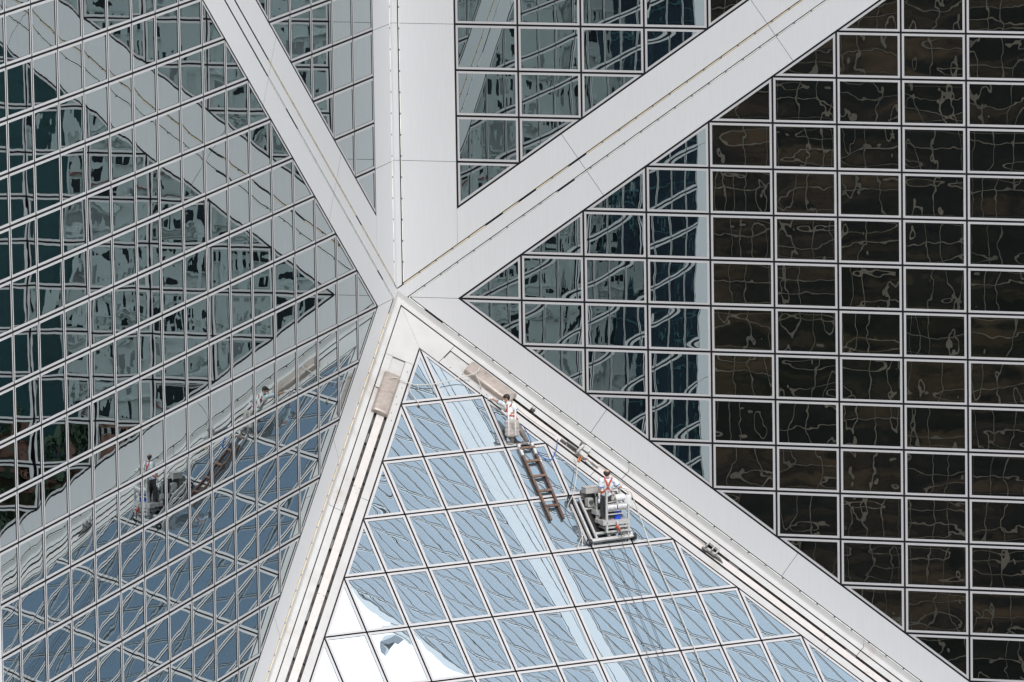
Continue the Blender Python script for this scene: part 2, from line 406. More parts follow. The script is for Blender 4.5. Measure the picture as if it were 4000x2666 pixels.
# white apartment block seen twice-reflected
c = (192, -600)
t = block('apartment_block', 'white apartment block with irregular dark windows and red ledges', c, yaw_to_tower(c), 68, 25, -38, 'apartment')
rnd = random.Random(3); wins = []; led = MB()
for fl in range(38):
    z0 = 6 + fl * 3.0
    if z0 > -38 - GZ - 3: break
    x = -33.0
    while x < 31:
        w_ = rnd.choice((0.8, 1.1, 1.3, 1.5, 2.4)); hh = rnd.choice((1.1, 1.5, 1.5, 2.0))
        if rnd.random() < 0.74: wins.append((x, z0 + 0.5, w_, hh, rnd.random()))
        if rnd.random() < 0.35: led.box((x - 0.3, -0.6, z0 + 0.3), (w_ + 0.6, 0, 0), (0, 0.6, 0), (0, 0, 0.15), 0)
        x += w_ + rnd.choice((0.7, 1.1, 1.6))
    if fl % 9 == 4: led.box((-34, -0.5, z0 - 0.2), (68, 0, 0), (0, 0.5, 0), (0, 0, 0.22), 1)
    elif fl % 2: led.box((-34, -0.35, z0 - 0.2), (68, 0, 0), (0, 0.35, 0), (0, 0, 0.18), 0)
for xx in (-34, -17, -2, 12, 24, 32.6): led.box((xx, -0.9, 0), (1.4, 0, 0), (0, 0.9, 0), (0, 0, -38 - GZ), 0)
led.build('ledge', ['apartment', 'red_trim'], t)
rest = MB()
for i, (x, z0, w_, hh, rr) in enumerate(sorted(wins, key=lambda k: -k[2] * k[3])):
    mbw = MB() if i < 300 else rest
    mbw.box((x, -0.04, z0), (w_, 0, 0), (0, 0.05, 0), (0, 0, hh), 0 if rr < 0.75 else 1)
    if i < 300: mbw.build('window', ['dark_window', 'grey_window'], t)
tag(rest.build('small_window', ['dark_window', 'grey_window'], t), kind='stuff')

def glass_block(name, label, c, wid, dep, z1, mat, gx, gz, gmat, thick=0.12):
    t = block(name, label, c, yaw_to_tower(c), wid, dep, z1, mat); mb = MB(); zt = z1 - GZ
    n = int(wid / gx)
    for i in range(n + 1): mb.box((-wid / 2 + i * wid / n - thick / 2, -0.1, 0), (thick, 0, 0), (0, 0.1, 0), (0, 0, zt))
    for k in range(int(zt / gz)): mb.box((-wid / 2, -0.09, k * gz), (wid, 0, 0), (0, 0.09, 0), (0, 0, thick))
    tag(mb.build('mullion', gmat, t), kind='stuff'); return t
glass_block('teal_office_tower', 'smooth dark teal glass office tower beside the apartment block', (264, -605), 84, 40, 40, 'teal_glass', 12, 4, 'teal_glass', 0.3)
glass_block('navy_office_tower', 'navy glass office tower on the other side of the apartment block', (134, -600), 52, 40, 30, 'navy_glass', 3, 3.6, 'teal_glass', 0.2)
# far city mass that closes the gaps
glass_block('slate_office_block', 'long slate grey office block closing the street far off', (60, -900), 900, 40, 10, 'navy_glass', 12, 3.6, 'grey_window', 0.3)

def tree(loc, h, label, rnd):
    t = empty('broadleaf_tree', loc); tag(t, label, 'tree', 'street trees below the teal tower')
    tr = MB(); tr.tube([(0, 0, 0), (0.1, 0, h * 0.35), (0.25, 0.1, h * 0.6)], [0.45, 0.3, 0.15], 8)
    for k in range(5):
        a = k * 1.26; tr.tube([(0.1, 0, h * (0.3 + 0.05 * k)), (math.cos(a) * h * 0.25, math.sin(a) * h * 0.25, h * (0.5 + 0.06 * k))], [0.16, 0.05], 6)
    tr.build('trunk', 'bark', t)
    cr = MB()
    for k in range(420):
        a = rnd.uniform(0, 6.28); rr = h * 0.38 * math.sqrt(rnd.random()); zz = h * rnd.uniform(0.35, 1.0)
        rr *= 1.05 - abs(zz / h - 0.62) * 1.6
        cc = Vector((math.cos(a) * rr, math.sin(a) * rr, zz)); s = rnd.uniform(0.35, 0.9)
        x_ = Vector((rnd.uniform(-1, 1), rnd.uniform(-1, 1), rnd.uniform(-0.4, 0.4))).normalized() * s
        y_ = x_.cross(Vector((rnd.uniform(-1, 1), rnd.uniform(-1, 1), 1))).normalized() * s * 0.7
        cr.add([cc - x_ - y_, cc + x_ - y_, cc + x_ + y_, cc - x_ + y_], [(0, 1, 2, 3)])
    cr.build('crown', 'leaf', t, fix=False)
rt = random.Random(5)
trees_ = [(214, -574, 13, 'round green street tree by the corner of the apartment block'), (221, -580, 17, 'tall green street tree where the apartment block meets the teal tower'),
          (228, -572, 11, 'low green street tree in front of the middle pavilion'), (234, -582, 18, 'tallest green street tree before the teal tower'),
          (241, -574, 14, 'dense green street tree beside the far pavilion'), (248, -580, 16, 'green street tree at the far end of the teal tower'),
          (224, -562, 10, 'smallest green street tree standing nearest the road'), (238, -564, 12, 'spreading green street tree by the road')]
for xx, yy, hh_, lb in trees_: tree((xx, yy, GZ), hh_, lb, rt)
for i, (xx, yy) in enumerate(((219, -584), (231, -586), (244, -586))):
    t = empty('market_pavilion', (xx, yy, GZ), 0.3 * i); tag(t, ('terracotta roofed pavilion by the apartment block', 'middle terracotta roofed pavilion among street trees', 'terracotta roofed pavilion nearest the teal tower')[i], 'building', 'low pavilions among the trees')
    b = MB(); b.box((-4, -4, 0), (8, 0, 0), (0, 8, 0), (0, 0, 12)); b.build('wall', 'bark', t)
    b = MB(); b.add([(-5, -5, 12), (5, -5, 12), (5, 5, 12), (-5, 5, 12), (-2, 0, 15), (2, 0, 15)], [(0, 1, 5, 4), (1, 2, 5), (2, 3, 4, 5), (3, 0, 4), (0, 3, 2, 1)]); b.build('roof', 'terracotta', t)

# ------------------------------------------------------------------ the white-braced glass tower
tower = empty('glass_tower', (0, 0, 0))
tag(tower, 'mirror glass tower with white diagonal braces and a sloping blue glass roof', 'building')
WEND = 35.4                     # outer end of both walls
TOP = 51.5                      # wall top at the corner, falls with the brace slope
K = H / W
GEND = 33.45                     # last glass before the outer column

# opaque core sheets behind the joints
for nm, mp3 in (('right_wall_core', WR), ('left_wall_core', WL)):
    b = MB(); add_panel(b, mp3, [(0, -30), (WEND, -30), (WEND, TOP - K * WEND), (0, TOP)], -0.075, -0.4); b.build('wall_core', 'gasket', tower)
b = MB(); add_panel(b, RF, [(0, 0.2), (17, 24), (-17, 24)], -0.13, -0.3); b.build('roof_core', 'gasket', tower)

# glass regions of a wall as convex pieces: list of half planes
def wall_cells():
    out_ = []
    for n in range(1, 18):
        x0, x1 = n * W, min((n + 1) * W, GEND)
        for k in range(-20, 42):
            z0, z1 = k * H, (k + 1) * H
            sq = [(x0, z0), (x1, z0), (x1, z1), (x0, z1)]
            cap = (K, 1, TOP - H, 0)
            up = half(sq, [(K, -1, -H, 0), cap])                 # above the rising brace
            rt_ = half(sq, [(-K, 1, -H, 0), (-K, -1, -H, 0), cap])  # between the two braces
            for pl in (up, rt_):
                if len(pl) >= 3 and abs(area(pl)) > 0.25:
                    q = []
                    for t_ in pl:
                        if not q or math.hypot(t_[0] - q[-1][0], t_[1] - q[-1][1]) > 1e-4: q.append(t_)
                    if len(q) > 1 and math.hypot(q[0][0] - q[-1][0], q[0][1] - q[-1][1]) < 1e-4: q.pop()
                    if len(q) >= 3: out_.append((n, k, q, (x0, z0, x1, z1)))
    return out_

from bpy_extras.object_utils import world_to_camera_view
INV = cam.matrix_world.inverted()
def frame_pos(X):
    v = INV @ Vector(X); z = -v.z
    return (2000 + fpx * v.x / z, 1333 - fpx * v.y / z)
def in_frame(pts, mrg=40):
    s = [frame_pos(p) for p in pts]
    xs = [t[0] for t in s]; ys = [t[1] for t in s]
    if max(xs) < -mrg or min(xs) > 4000 + mrg or max(ys) < -mrg or min(ys) > 2666 + mrg: return 0.0
    a = abs(area(s))
    return a

def glaze(cells, mapf, wname, glassmat, fw, joint):
    """build the windows that show as parts, the rest of the field as one part"""
    scored = []
    for (n, k, poly, cell) in cells:
        scored.append((in_frame([mapf(x, y, 0) for x, y in poly]), n, k, poly, cell))
    return [(s, mapf, poly, cell, wname, glassmat, fw, joint) for (s, n, k, poly, cell) in scored]

allw = glaze(wall_cells(), WR, 'wall_window', 'glass_wall', 0.064, 0.029) + glaze(wall_cells(), WL, 'wall_window', 'glass_wall', 0.064, 0.029)
roof_cells = []
for r in range(1, 16):
    v0, v1 = W * r, W * (r + 1)
    for j in range(-r, r):
        u0, u1 = j * H, (j + 1) * H
        # left edge u=-(v-W)*H/W , right edge u=+(v-W)*H/W
        pl = half([(u0, v0), (u1, v0), (u1, v1), (u0, v1)], [(1, -K, -K * W, 0), (-1, -K, -K * W, 0)])
        if len(pl) >= 3 and abs(area(pl)) > 0.2:
            q = []
            for t_ in pl:
                if not q or math.hypot(t_[0] - q[-1][0], t_[1] - q[-1][1]) > 1e-4: q.append(t_)
            if len(q) > 1 and math.hypot(q[0][0] - q[-1][0], q[0][1] - q[-1][1]) < 1e-4: q.pop()
            roof_cells.append((r, j, q, (u0, v0, u1, v1)))
allw += glaze(roof_cells, RF, 'roof_window', 'glass_roof', 0.075, 0.025)

cache = {}
for wname in ('wall_window', 'roof_window'):
    grp = [w for w in allw if w[4] == wname]
    grp.sort(key=lambda w: -w[0])
    single = [w for w in grp if w[0] > 0][:300]; rest = grp[len(single):]
    for (s, mapf, poly, cell, _, gm, fw, joint) in single:
        org = mapf((cell[0] + cell[2]) / 2, (cell[1] + cell[3]) / 2, 0)
        key = (mapf.__name__, wname, tuple((round(x - cell[0], 3), round(y - cell[1], 3)) for x, y in poly))
        if key not in cache:
            mf, mp_ = MB(), MB()
            ok = add_window(mf, mp_, mapf, poly, org, cell, joint, fw)
            cache[key] = (mf.mesh('window_frame', ['frame', 'gasket']), mp_.mesh('pane', [gm])) if ok else None
        if cache[key] is None: continue
        fo = link(wname, cache[key][0], tower, org)
        link('pane', cache[key][1], fo)
    mf, mp_ = MB(), MB()
    for (s, mapf, poly, cell, _, gm, fw, joint) in rest:
        add_window(mf, mp_, mapf, poly, Vector((0, 0, 0)), cell, joint, fw)
    if mf.f:
        fo = tag(mf.build(wname + '_field', ['frame', 'gasket'], tower), kind='stuff')
        tag(mp_.build('pane_field', [grp[0][5]], fo), kind='stuff')

# --- cladding of columns and braces ---------------------------------------------------
GR = 0.030                      # half width of the light grooves
JT = 0.006
BIG = [(-1, -40), (WEND, -40), (WEND, 60), (-1, 60)]
cosK = 1 / math.sqrt(1 + K * K)
def clad_wall(mapf, cx, tag_orange):
    """cx = distance of the vertical groove from the corner"""
    def put(lines, nm, depth=0.0):
        pl = half(BIG, lines)
        if len(pl) >= 3 and abs(area(pl)) > 0.002:
            b = MB(); add_panel(b, mapf, pl, depth, depth - 0.055, 0, 1); b.build(nm, ['clad', 'gasket'], tower)
    up = lambda d, i=0.0: (K, -1, -d, i)          # z >= K p + d
    dn = lambda d, i=0.0: (-K, 1, d, i)           # z <= K p + d
    fup = lambda d, i=0.0: (-K, -1, -d, i)        # z >= -K p + d
    fdn = lambda d, i=0.0: (K, 1, d, i)
    lt = lambda x, i=0.0: (1, 0, x, i)            # p <= x
    gt = lambda x, i=0.0: (-1, 0, -x, i)
    cap = (K, 1, TOP - H, 0.03)
    # corner strip and column face, jointed every three storeys-rows
    for k in range(0, 14):
        z0, z1 = 4.0 * k, 4.0 * (k + 1)
        zb = [] if k == 0 else [(0, -1, -z0, JT)]
        put([gt(0.0, 0.001), lt(cx, GR), up(0.25, 0.004), (0, 1, z1, JT), cap] + zb, 'corner_panel')
        put([gt(cx, GR), lt(W, 0.028), up(0.25, GR), (0, 1, z1, JT), cap] + zb, 'column_panel')
    # rising brace: three bands cut square every three bays
    seg = 3 * math.hypot(W, H)
    for k in range(0, 7):
        s0, s1 = seg * k, seg * (k + 1)
        ends = [(W, H, s1 * math.hypot(W, H), JT)] + ([(-W, -H, -s0 * math.hypot(W, H), JT)] if k else [])
        put([gt(W, -0.022), up(0.25, GR), dn(H, 0.025), cap] + ends, 'brace_panel')
        put([gt(0.0, 0.001), up(-0.25, GR), dn(0.25, GR), (0, -1, 0, JT), cap] + ends, 'brace_panel')
        put([(0, -1, 0, JT), dn(-0.25, GR), up(-H, 0.025)] + ends, 'brace_panel')
        ends = [(W, -H, s1 * math.hypot(W, H), JT)] + ([(-W, H, -s0 * math.hypot(W, H), JT)] if k else [])
        put([(0, 1, 0, JT), fup(0.25, GR), fdn(H, 0.025)] + ends, 'brace_panel')
        put([gt(0.0, 0.001), (0, 1, 0, JT), fup(0.1, 0.0), fdn(0.25, GR)] + ends, 'brace_panel')
    # wall top coping and outer column
    b = MB(); add_panel(b, mapf, half(BIG, [(K, 1, TOP, 0), (-K, -1, -(TOP - H), -0.03), gt(0)]), 0.02, -0.055); b.build('coping_panel', 'clad', tower)
    for k in range(-7, 7):
        put([gt(GEND + 0.01), lt(WEND), (0, -1, -4.0 * k, JT), (0, 1, 4.0 * k + 4.0, JT), (K, 1, TOP - H, 0.03)], 'column_panel')
    b = MB(); add_panel(b, mapf, half(BIG, [gt(WEND - 0.02), lt(WEND), (K, 1, TOP, 0), (0, -1, 28, 0)]), 0.0, -1.2); b.build('end_panel', 'clad', tower)

clad_wall(WR, 0.185, True)
clad_wall(WL, 0.24, False)

# light tubes in the grooves
tube_mesh = {}
def tubes(mapf, a, b, mat, rnd, every=0.62, cap_skip=0.03):
    A, B = mapf(*a, 0.002), mapf(*b, 0.002); d = B - A; Ln = d.length; n = int(Ln / every); d = d / Ln
    for i in range(n):
        if rnd.random() < 0.06: continue
        key = (mapf.__name__, a[0] == b[0], round(d.z, 3), mat)
        if key not in tube_mesh:
            mb = MB(); mb.tube([Vector((0, 0, 0)), d * (every - 0.025)], 0.0145, 6); mb.tube([d * (every - 0.05), d * (every - 0.03)], 0.0165, 6, 1)
            tube_mesh[key] = mb.mesh('light_tube', [mat, 'black'])
        link('light_tube', tube_mesh[key], tower, A + d * (i * every))
rl = random.Random(11)
SQ = math.hypot(W, H)
def at_dz(p, dz, sgn): return (p, sgn * K * p + dz)
for mapf, cx, colv, c_up in ((WR, 0.185, 'tube', 'tube_amber'), (WL, 0.24, 'tube', 'tube_amber')):
    p1 = 13.2 if mapf is WR else 11.5
    off = 0.014
    tubes(mapf, (cx + off, K * cx + 0.30), (cx + off, 10.4), colv, rl)
    tubes(mapf, at_dz(cx + 0.03, 0.25 - off, 1), at_dz(p1, 0.25 - off, 1), c_up, rl)
    tubes(mapf, at_dz(0.36, -0.25 - off, 1), at_dz(p1, -0.25 - off, 1), 'tube', rl)
    tubes(mapf, at_dz(0.36, 0.25 - off, -1), at_dz(17.0 if mapf is WR else 14, 0.25 - off, -1), 'tube' if mapf is WR else 'tube_amber', rl)

# --- roof border: cove, edge strips, gutters and guide rails ---------------------------
def edge(mapside):
    """(along, across, off) on the roof plane next to a wall; across = distance from that wall"""
    if mapside == 'R': return lambda a, b, o=0.0: PQ(a - b / 3, b, o)
    return lambda a, b, o=0.0: PQ(b, a - b / 3, o)
def strip(mapf, b0, b1, a0, a1, joints, nm, mat, front, back, gap=JT):
    cuts = [a0] + [j for j in joints if a0 + 0.2 < j < a1 - 0.2] + [a1]
    for i in range(len(cuts) - 1):
        x0, x1 = cuts[i], cuts[i + 1]
        s0 = lambda b_: (x0 if i else x0)
        pl = [(x0 + (gap if i else 0), b0), (x1 - gap, b0), (x1 - gap, b1), (x0 + (gap if i else 0), b1)]
        m_ = MB(); add_panel(m_, mapf, pl, front, back, 0, 1); m_.build(nm, [mat, 'gutter'], tower)
AEND = 26.0
jl = [6.93 * k for k in range(1, 5)]
for side in ('R', 'L'):
    EM = edge(side)
    wallmap = WR if side == 'R' else WL
    # cove from the brace foot to the roof plane, swept along the edge and mitred at the corner
    prof = [(0.0, 0.212), (0.002, 0.09), (0.010, 0.03), (0.028, -0.006), (0.065, -0.040), (0.150, -K * 0.150)]
    cuts = [None] + jl + [AEND]
    for i in range(len(cuts) - 1):
        vs = []
        for (b_, dz) in prof:
            for e in (0, 1):
                a = cuts[i + e]
                p_ = (b_ * 1.02 if a is None else a - b_ / 3 + (JT if e == 0 else -JT))
                z_ = -K * p_ + dz
                vs.append(Vector((p_, -b_, z_)) if side == 'R' else Vector((b_, -p_, z_)))
        m_ = MB(); n_ = len(prof)
        m_.add(vs, [(2 * k, 2 * k + 1, 2 * k + 3, 2 * k + 2) for k in range(n_ - 1)], 0)
        o = m_.build('cove_panel', 'border', tower)
        sd = o.modifiers.new('thick', 'SOLIDIFY'); sd.thickness = 0.02; sd.offset = -1
    # flat strips
    strip(EM, 0.180, 0.372, 1.835, AEND, jl, 'border_panel', 'border', 0.0, -0.14)
    strip(EM, 0.722, 0.925, 1.835, AEND, [j - 0.6 for j in jl], 'border_panel', 'border', 0.0, -0.14)
    # gutter floor, rail
    m_ = MB(); add_panel(m_, EM, [(2.2, 0.372), (AEND, 0.372), (AEND, 0.722), (2.2, 0.722)], -0.11, -0.125); m_.build('gutter', 'gutter', tower)
    x0 = 2.6
    while x0 < AEND - 1:
        m_ = MB(); L_ = 3.46
        pl = [(x0 + 0.012, 0.448), (x0 + L_, 0.448), (x0 + L_, 0.648), (x0 + 0.012, 0.648)]
        add_panel(m_, EM, pl, -0.012, -0.10, 0, 1)
        # raised key plate over the splice
        add_panel(m_, EM, [(x0 - 0.07, 0.50), (x0 + 0.10, 0.50), (x0 + 0.10, 0.60), (x0 - 0.07, 0.60)], -0.004, -0.012)
        m_.build('guide_rail', ['rail', 'gutter'], tower); x0 += L_
    # slotted brackets in the gutter
    x0 = 3.2; k = 0
    while x0 < AEND - 1:
        bb = 0.372 if side == 'R' else 0.376
        if side == 'L' or k % 3 == 0:
            m_ = MB(); add_panel(m_, EM, [(x0, 0.378), (x0 + 0.34, 0.378), (x0 + 0.34, 0.440), (x0, 0.440)], -0.03, -0.10)
            add_panel(m_, EM, [(x0 + 0.03, 0.388), (x0 + 0.31, 0.388), (x0 + 0.31, 0.43), (x0 + 0.03, 0.43)], -0.02, -0.03, 1)
            m_.build('gutter_bracket', ['black', 'alu_dark'], tower)
            m_ = MB(); add_panel(m_, EM, [(x0 + 0.1, 0.655), (x0 + 0.36, 0.655), (x0 + 0.36, 0.712), (x0 + 0.1, 0.712)], -0.04, -0.10); m_.build('gutter_bracket', 'black', tower)
        x0 += 1.15; k += 1
    # recessed plate above the cover
    m_ = MB(); add_panel(m_, EM, [(1.85, 0.378), (2.56, 0.378), (2.56, 0.716), (1.85, 0.716)], -0.035, -0.1); m_.build('recess_plate', 'plate', tower)
    # apex cap panel, half of the mitred cap
    m_ = MB()
    e0 = (1.83 - 0.18 / 3, 0.18); e1 = (1.83 - 0.93 / 3, 0.93)
    pl = [(0.18 + 0.004, 0.18), (e0[0] - 0.006, e0[1]), (e1[0] - 0.006, e1[1]), (0.93 + 0.004, 0.93)]
    if side == 'R': add_panel(m_, PQ, pl, 0.0, -0.12)
    else: add_panel(m_, lambda p, q, o: PQ(q, p, o), pl, 0.0, -0.12)
    m_.build('apex_panel', 'border', tower)
    # weathered cover: rounded box lying over the rail
    m_ = MB(); c0, c1 = (2.42, 3.74) if side == 'R' else (2.44, 3.72)
    b0, b1, hh = (0.29, 0.71, 0.155)
    arc = []
    for t_ in range(0, 11):
        th = math.pi * t_ / 10
        cxx = (b0 + b1) / 2 - math.copysign(abs(math.cos(th)) ** 0.42, math.cos(th)) * (b1 - b0) / 2
        arc.append((cxx, 0.015 + hh * (abs(math.sin(th)) ** 0.45)))
    rows = []
    for (a_, sc) in ((c0, 0.86), (c0 + 0.03, 1.0), (c1 - 0.06, 1.0), (c1 - 0.015, 0.96), (c1, 0.80)):
        rows.append([EM(a_, (b0 + b1) / 2 + (b_ - (b0 + b1) / 2) * (0.9 + 0.1 * sc), o_ * sc) for b_, o_ in arc])
    n_ = len(arc); vs = [v for r_ in rows for v in r_]
    fs = [(i * n_ + k, i * n_ + k + 1, (i + 1) * n_ + k + 1, (i + 1) * n_ + k) for i in range(len(rows) - 1) for k in range(n_ - 1)]
    m_.add(vs, fs, 0, smooth=True)
    m_.add(rows[0], [tuple(range(n_))], 0); m_.add(rows[-1], [tuple(range(n_))], 0)
    ho = m_.build('rail_cover', ['bronze'], tower)
    m_ = MB()
    for (a_, b_) in ((c0 + 0.08, 0.36), (c0 + 0.08, 0.64), (c1 - 0.10, 0.37), (c1 - 0.10, 0.63)):
        m_.tube([EM(a_, b_, hh * 0.90), EM(a_, b_, hh * 1.03)], 0.014, 8)
    m_.build('cover_bolt', 'alu_dark', ho)
    # flange under the cover, and a flat bracket plate on the left one
    m_ = MB(); add_panel(m_, EM, [(c0 + 0.02, 0.275), (c1 - 0.02, 0.275), (c1 - 0.02, 0.735), (c0 + 0.02, 0.735)], 0.014, 0.002); m_.build('cover_flange', 'bronze', ho)
    if side == 'L':
        m_ = MB(); add_panel(m_, EM, [(c0 - 0.10, 0.19), (c0 + 0.52, 0.19), (c0 + 0.52, 0.31), (c0 - 0.10, 0.31)], 0.05, 0.035); m_.build('bracket_plate', 'plate', ho)
    # bolts along the inner strip
    m_ = MB()
    for k in range(7):
        a_ = 2.12 + k * 0.27 + (0.05 if k % 2 else 0); b_ = 0.78 if k % 2 else 0.84
        m_.tube([EM(a_, b_, 0.0), EM(a_, b_, 0.012)], 0.016, 8)
    m_.build('bolt', 'alu_dark', tower)
# outer border of the roof beyond the last row keeps the slope closed
# ------------------------------------------------------------------ trolleys on the right-hand rail
ER = edge('R')
def rail_at(a, b, o): return ER(a, b, o)
AD = Vector((1, 0, -K)).normalized()                         # down along the right edge
BD = (ER(5, 1, 0) - ER(5, 0, 0)).normalized()                # across, away from the wall
def loc(base):
    return lambda a, b, o: base + AD * a + BD * b + NR * o
tw = empty('hoist_trolley', ER(5.72, 0.55, 0)); tag(tw, 'greasy hoist trolley clamped on the rail between the two workers', 'trolley', 'trolleys on the guide rail')
T = loc(Vector((0, 0, 0)))
def bx(mb, a0, a1, b0, b1, o0, o1, mi=0): mb.box(T(a0, b0, o0), AD * (a1 - a0), BD * (b1 - b0), NR * (o1 - o0), mi)
b = MB(); bx(b, -0.36, -0.02, -0.03, 0.06, 0.0, 0.09); bx(b, -0.60, -0.40, 0.0, 0.06, 0.0, 0.08); b.tube([T(-0.4, 0.02, 0.10), T(-0.05, 0.02, 0.12)], 0.04, 8); b.build('winch', 'alu_dark', tw)
b = MB(); bx(b, -0.02, 0.05, -0.22, 0.14, 0.0, 0.20); bx(b, 0.0, 0.30, -0.06, 0.10, 0.0, 0.12); bx(b, 0.07, 0.26, -0.30, -0.10, 0.10, 0.16); bx(b, -0.10, 0.02, -0.30, -0.24, 0.04, 0.26); b.build('carriage', 'alu', tw)
b = MB(); bx(b, 0.30, 0.75, -0.02, 0.05, 0.02, 0.10); bx(b, 0.40, 0.52, 0.02, 0.10, 0.0, 0.14); b.build('drawbar', 'rail', tw)
b = MB(); b.tube([T(0.36, 0.09, 0.03), T(0.52, 0.12, 0.03)], 0.045, 10); b.tube([T(0.52, 0.12, 0.03), T(0.62, 0.12, 0.02)], 0.032, 10); b.build('motor', 'alu', tw)
b = MB(); b.tube([T(0.14, 0.12, 0.12), T(0.16, 0.20, 0.05), T(0.20, 0.30, 0.02)], 0.022, 6); b.tube([T(0.19, 0.10, 0.10), T(0.24, 0.29, 0.03)], 0.018, 6); b.build('shackle', 'copper', tw)
tw2 = empty('cable_trolley', ER(9.62, 0.55, 0)); tag(tw2, 'small trolley with two upright white plates on the rail below the cradle', 'trolley', 'trolleys on the guide rail')
b = MB(); bx(b, -0.16, -0.13, -0.24, 0.06, 0.0, 0.22); bx(b, 0.04, 0.07, -0.24, 0.06, 0.0, 0.22); bx(b, -0.13, 0.19, -0.24, -0.10, 0.17, 0.20); bx(b, 0.19, 0.22, -0.20, 0.10, 0.0, 0.18); b.build('side_plate', 'plate', tw2)
b = MB(); bx(b, -0.20, 0.24, 0.04, 0.10, 0.0, 0.07); b.tube([T(-0.22, 0.08, 0.06), T(-0.05, 0.10, 0.06)], 0.035, 8); b.build('axle', 'alu_dark', tw2)
b = MB(); b.tube([T(0.22, 0.05, 0.06), T(0.38, 0.04, 0.05), T(0.52, 0.06, 0.02)], [0.045, 0.04, 0.012], 8); b.build('cable_boot', 'alu_dark', tw2)
ls = empty('rail_lamp', ER(4.25, 0.33, 0)); tag(ls, 'small dark clamp beside the rail above the worker in grey trousers', 'clamp')
b = MB(); bx(b, -0.07, 0.07, -0.05, 0.05, 0.0, 0.03); bx(b, -0.05, -0.03, -0.04, 0.04, 0.03, 0.13); bx(b, 0.03, 0.05, -0.04, 0.04, 0.03, 0.13); b.build('clamp_body', 'alu_dark', ls)
b = MB(); b.tube([T(-0.06, 0, 0.10), T(0.06, 0, 0.10)], 0.03, 10); b.build('clamp_roller', 'plate', ls)

# unseen jib added on the coping for the dark mark mirrored in the roof
jb = empty('added_reflection_jib', WR(24.9, TOP - K * 24.9, -0.25)); tag(jb, 'slim blue-grey unseen jib added on the sloping wall coping for a dark mark in the roof glass', 'jib')
b = MB(); b.bar((0, 0, -0.05), (1.1, 0, 2.2), 0.42, 0.42, (0, 1, 0)); b.bar((1.0, 0, 2.1), (1.7, 0, 4.0), 0.28, 0.3, (0, 1, 0)); b.bar((1.65, 0, 3.9), (2.9, 0, 5.6), 0.28, 0.3, (0, 1, 0)); b.build('boom', 'navy_glass', jb)
b = MB(); b.tube([(1.95, -0.22, 3.9), (1.95, 0.22, 3.9)], 0.16, 12); b.build('sheave', 'alu_dark', jb)
b = MB(); b.cbox((0.1, 0, 0.05), (0.8, 0, -0.5), (0, 0.6, 0), (0.2, 0, 0.3)); b.build('foot', 'alu', jb)

# ------------------------------------------------------------------ ropes, hoses and cables
def rope(nm, pts, r, mat, label, cat, smooth=6, group=None, extra=None):
    P = catmull(pts, smooth); mb = MB(); mb.tube(P, r, 6)
    if extra: extra(mb)
    return tag(mb.build(nm, mat), label, cat, group)
rr = lambda L_: [RF(*t_) for t_ in L_]
main = [(1.441, 2.985, 0.28), (1.226, 3.157, 0.30), (0.751, 3.172, 0.15), (-0.002, 3.252, 0.1), (-0.605, 3.215, 0.08), (-0.853, 3.123, 0.08), (-1.068, 3.003, 0.1), (-1.30, 2.98, 0.22), (-1.444, 2.984, 0.24)]
def knots(mb):
    mb.tube(catmull(rr([(1.226, 3.157, 0.30), (1.286, 3.399, 0.2), (1.356, 3.578, 0.05), (1.238, 3.77, 0.04)]), 5), 0.014, 6)
    mb.tube(catmull(rr([(-0.853, 3.123, 0.08), (-0.891, 3.403, 0.04), (-0.846, 3.59, 0.03), (-0.79, 3.84, 0.04)]), 5), 0.012, 6)
    mb.ellipsoid(RF(-0.78, 3.88, 0.045), E1 * 0.05, E2 * 0.045, NR * 0.04)
    mb.ellipsoid(RF(-0.62, 3.22, 0.08), E1 * 0.035, E2 * 0.03, NR * 0.03)
    mb.tube(rr([(-0.62, 3.22, 0.07), (-0.60, 3.36, 0.03)]), 0.01, 6)
    mb.ellipsoid(RF(1.226, 3.157, 0.30), E1 * 0.035, E2 * 0.03, NR * 0.03)
rope('tie_rope', rr(main), 0.014, 'rope', 'white rope slung across the apex between the two brown rail covers', 'rope', extra=knots)
rope('hoist_rope', rr([(3.3, 6.30, 0.1), (3.26, 6.6, 0.12), (3.051, 7.003, 0.2), (2.748, 7.519, 0.25), (2.594, 7.747, 0.24), (2.422, 7.942, 0.12), (2.401, 8.126, 0.10), (2.474, 8.301, 0.22), (2.474, 8.428, 0.2), (2.482, 8.718, 0.15), (2.449, 9.04, 0.10), (2.384, 9.275, 0.03), (2.26, 9.40, 0.02), (2.20, 9.36, 0.02), (2.408, 9.1, 0.03), (2.559, 8.947, 0.1)]), 0.012, 'rope', 'off-white rope looping from the hoist trolley down the left side of the cradle', 'rope')
rope('hand_rope', rr([(3.93, 8.12, 0.85), (4.02, 8.16, 0.82), (4.157, 8.201, 0.75), (4.344, 8.551, 0.4), (4.46, 8.95, 0.18), (4.475, 9.8, 0.04), (4.481, 11.374, 0.03), (4.436, 13.267, 0.03), (4.387, 14.5, 0.03), (4.36, 16.6, 0.03)]), 0.015, 'rope', 'long off-white rope from the cradle rail down across the glass roof', 'rope',
     extra=lambda mb: mb.tube(catmull(rr([(4.02, 8.16, 0.80), (4.10, 8.25, 0.66), (4.06, 8.40, 0.52), (4.14, 8.32, 0.62), (4.17, 8.22, 0.73)]), 5), 0.012, 6))
rope('trolley_line', rr([(1.95, 4.05, 0.12), (2.45, 4.85, 0.10), (3.0, 5.52, 0.10)]), 0.007, 'cable', 'thin steel line along the rail behind the worker on the ladder', 'cable')
rope('rail_cable', [ER(6.3, 0.47, 0.03), ER(7.6, 0.44, 0.03), ER(9.45, 0.48, 0.05)], 0.012, 'rail', 'pale cable lying on the rail between the two trolleys', 'cable')
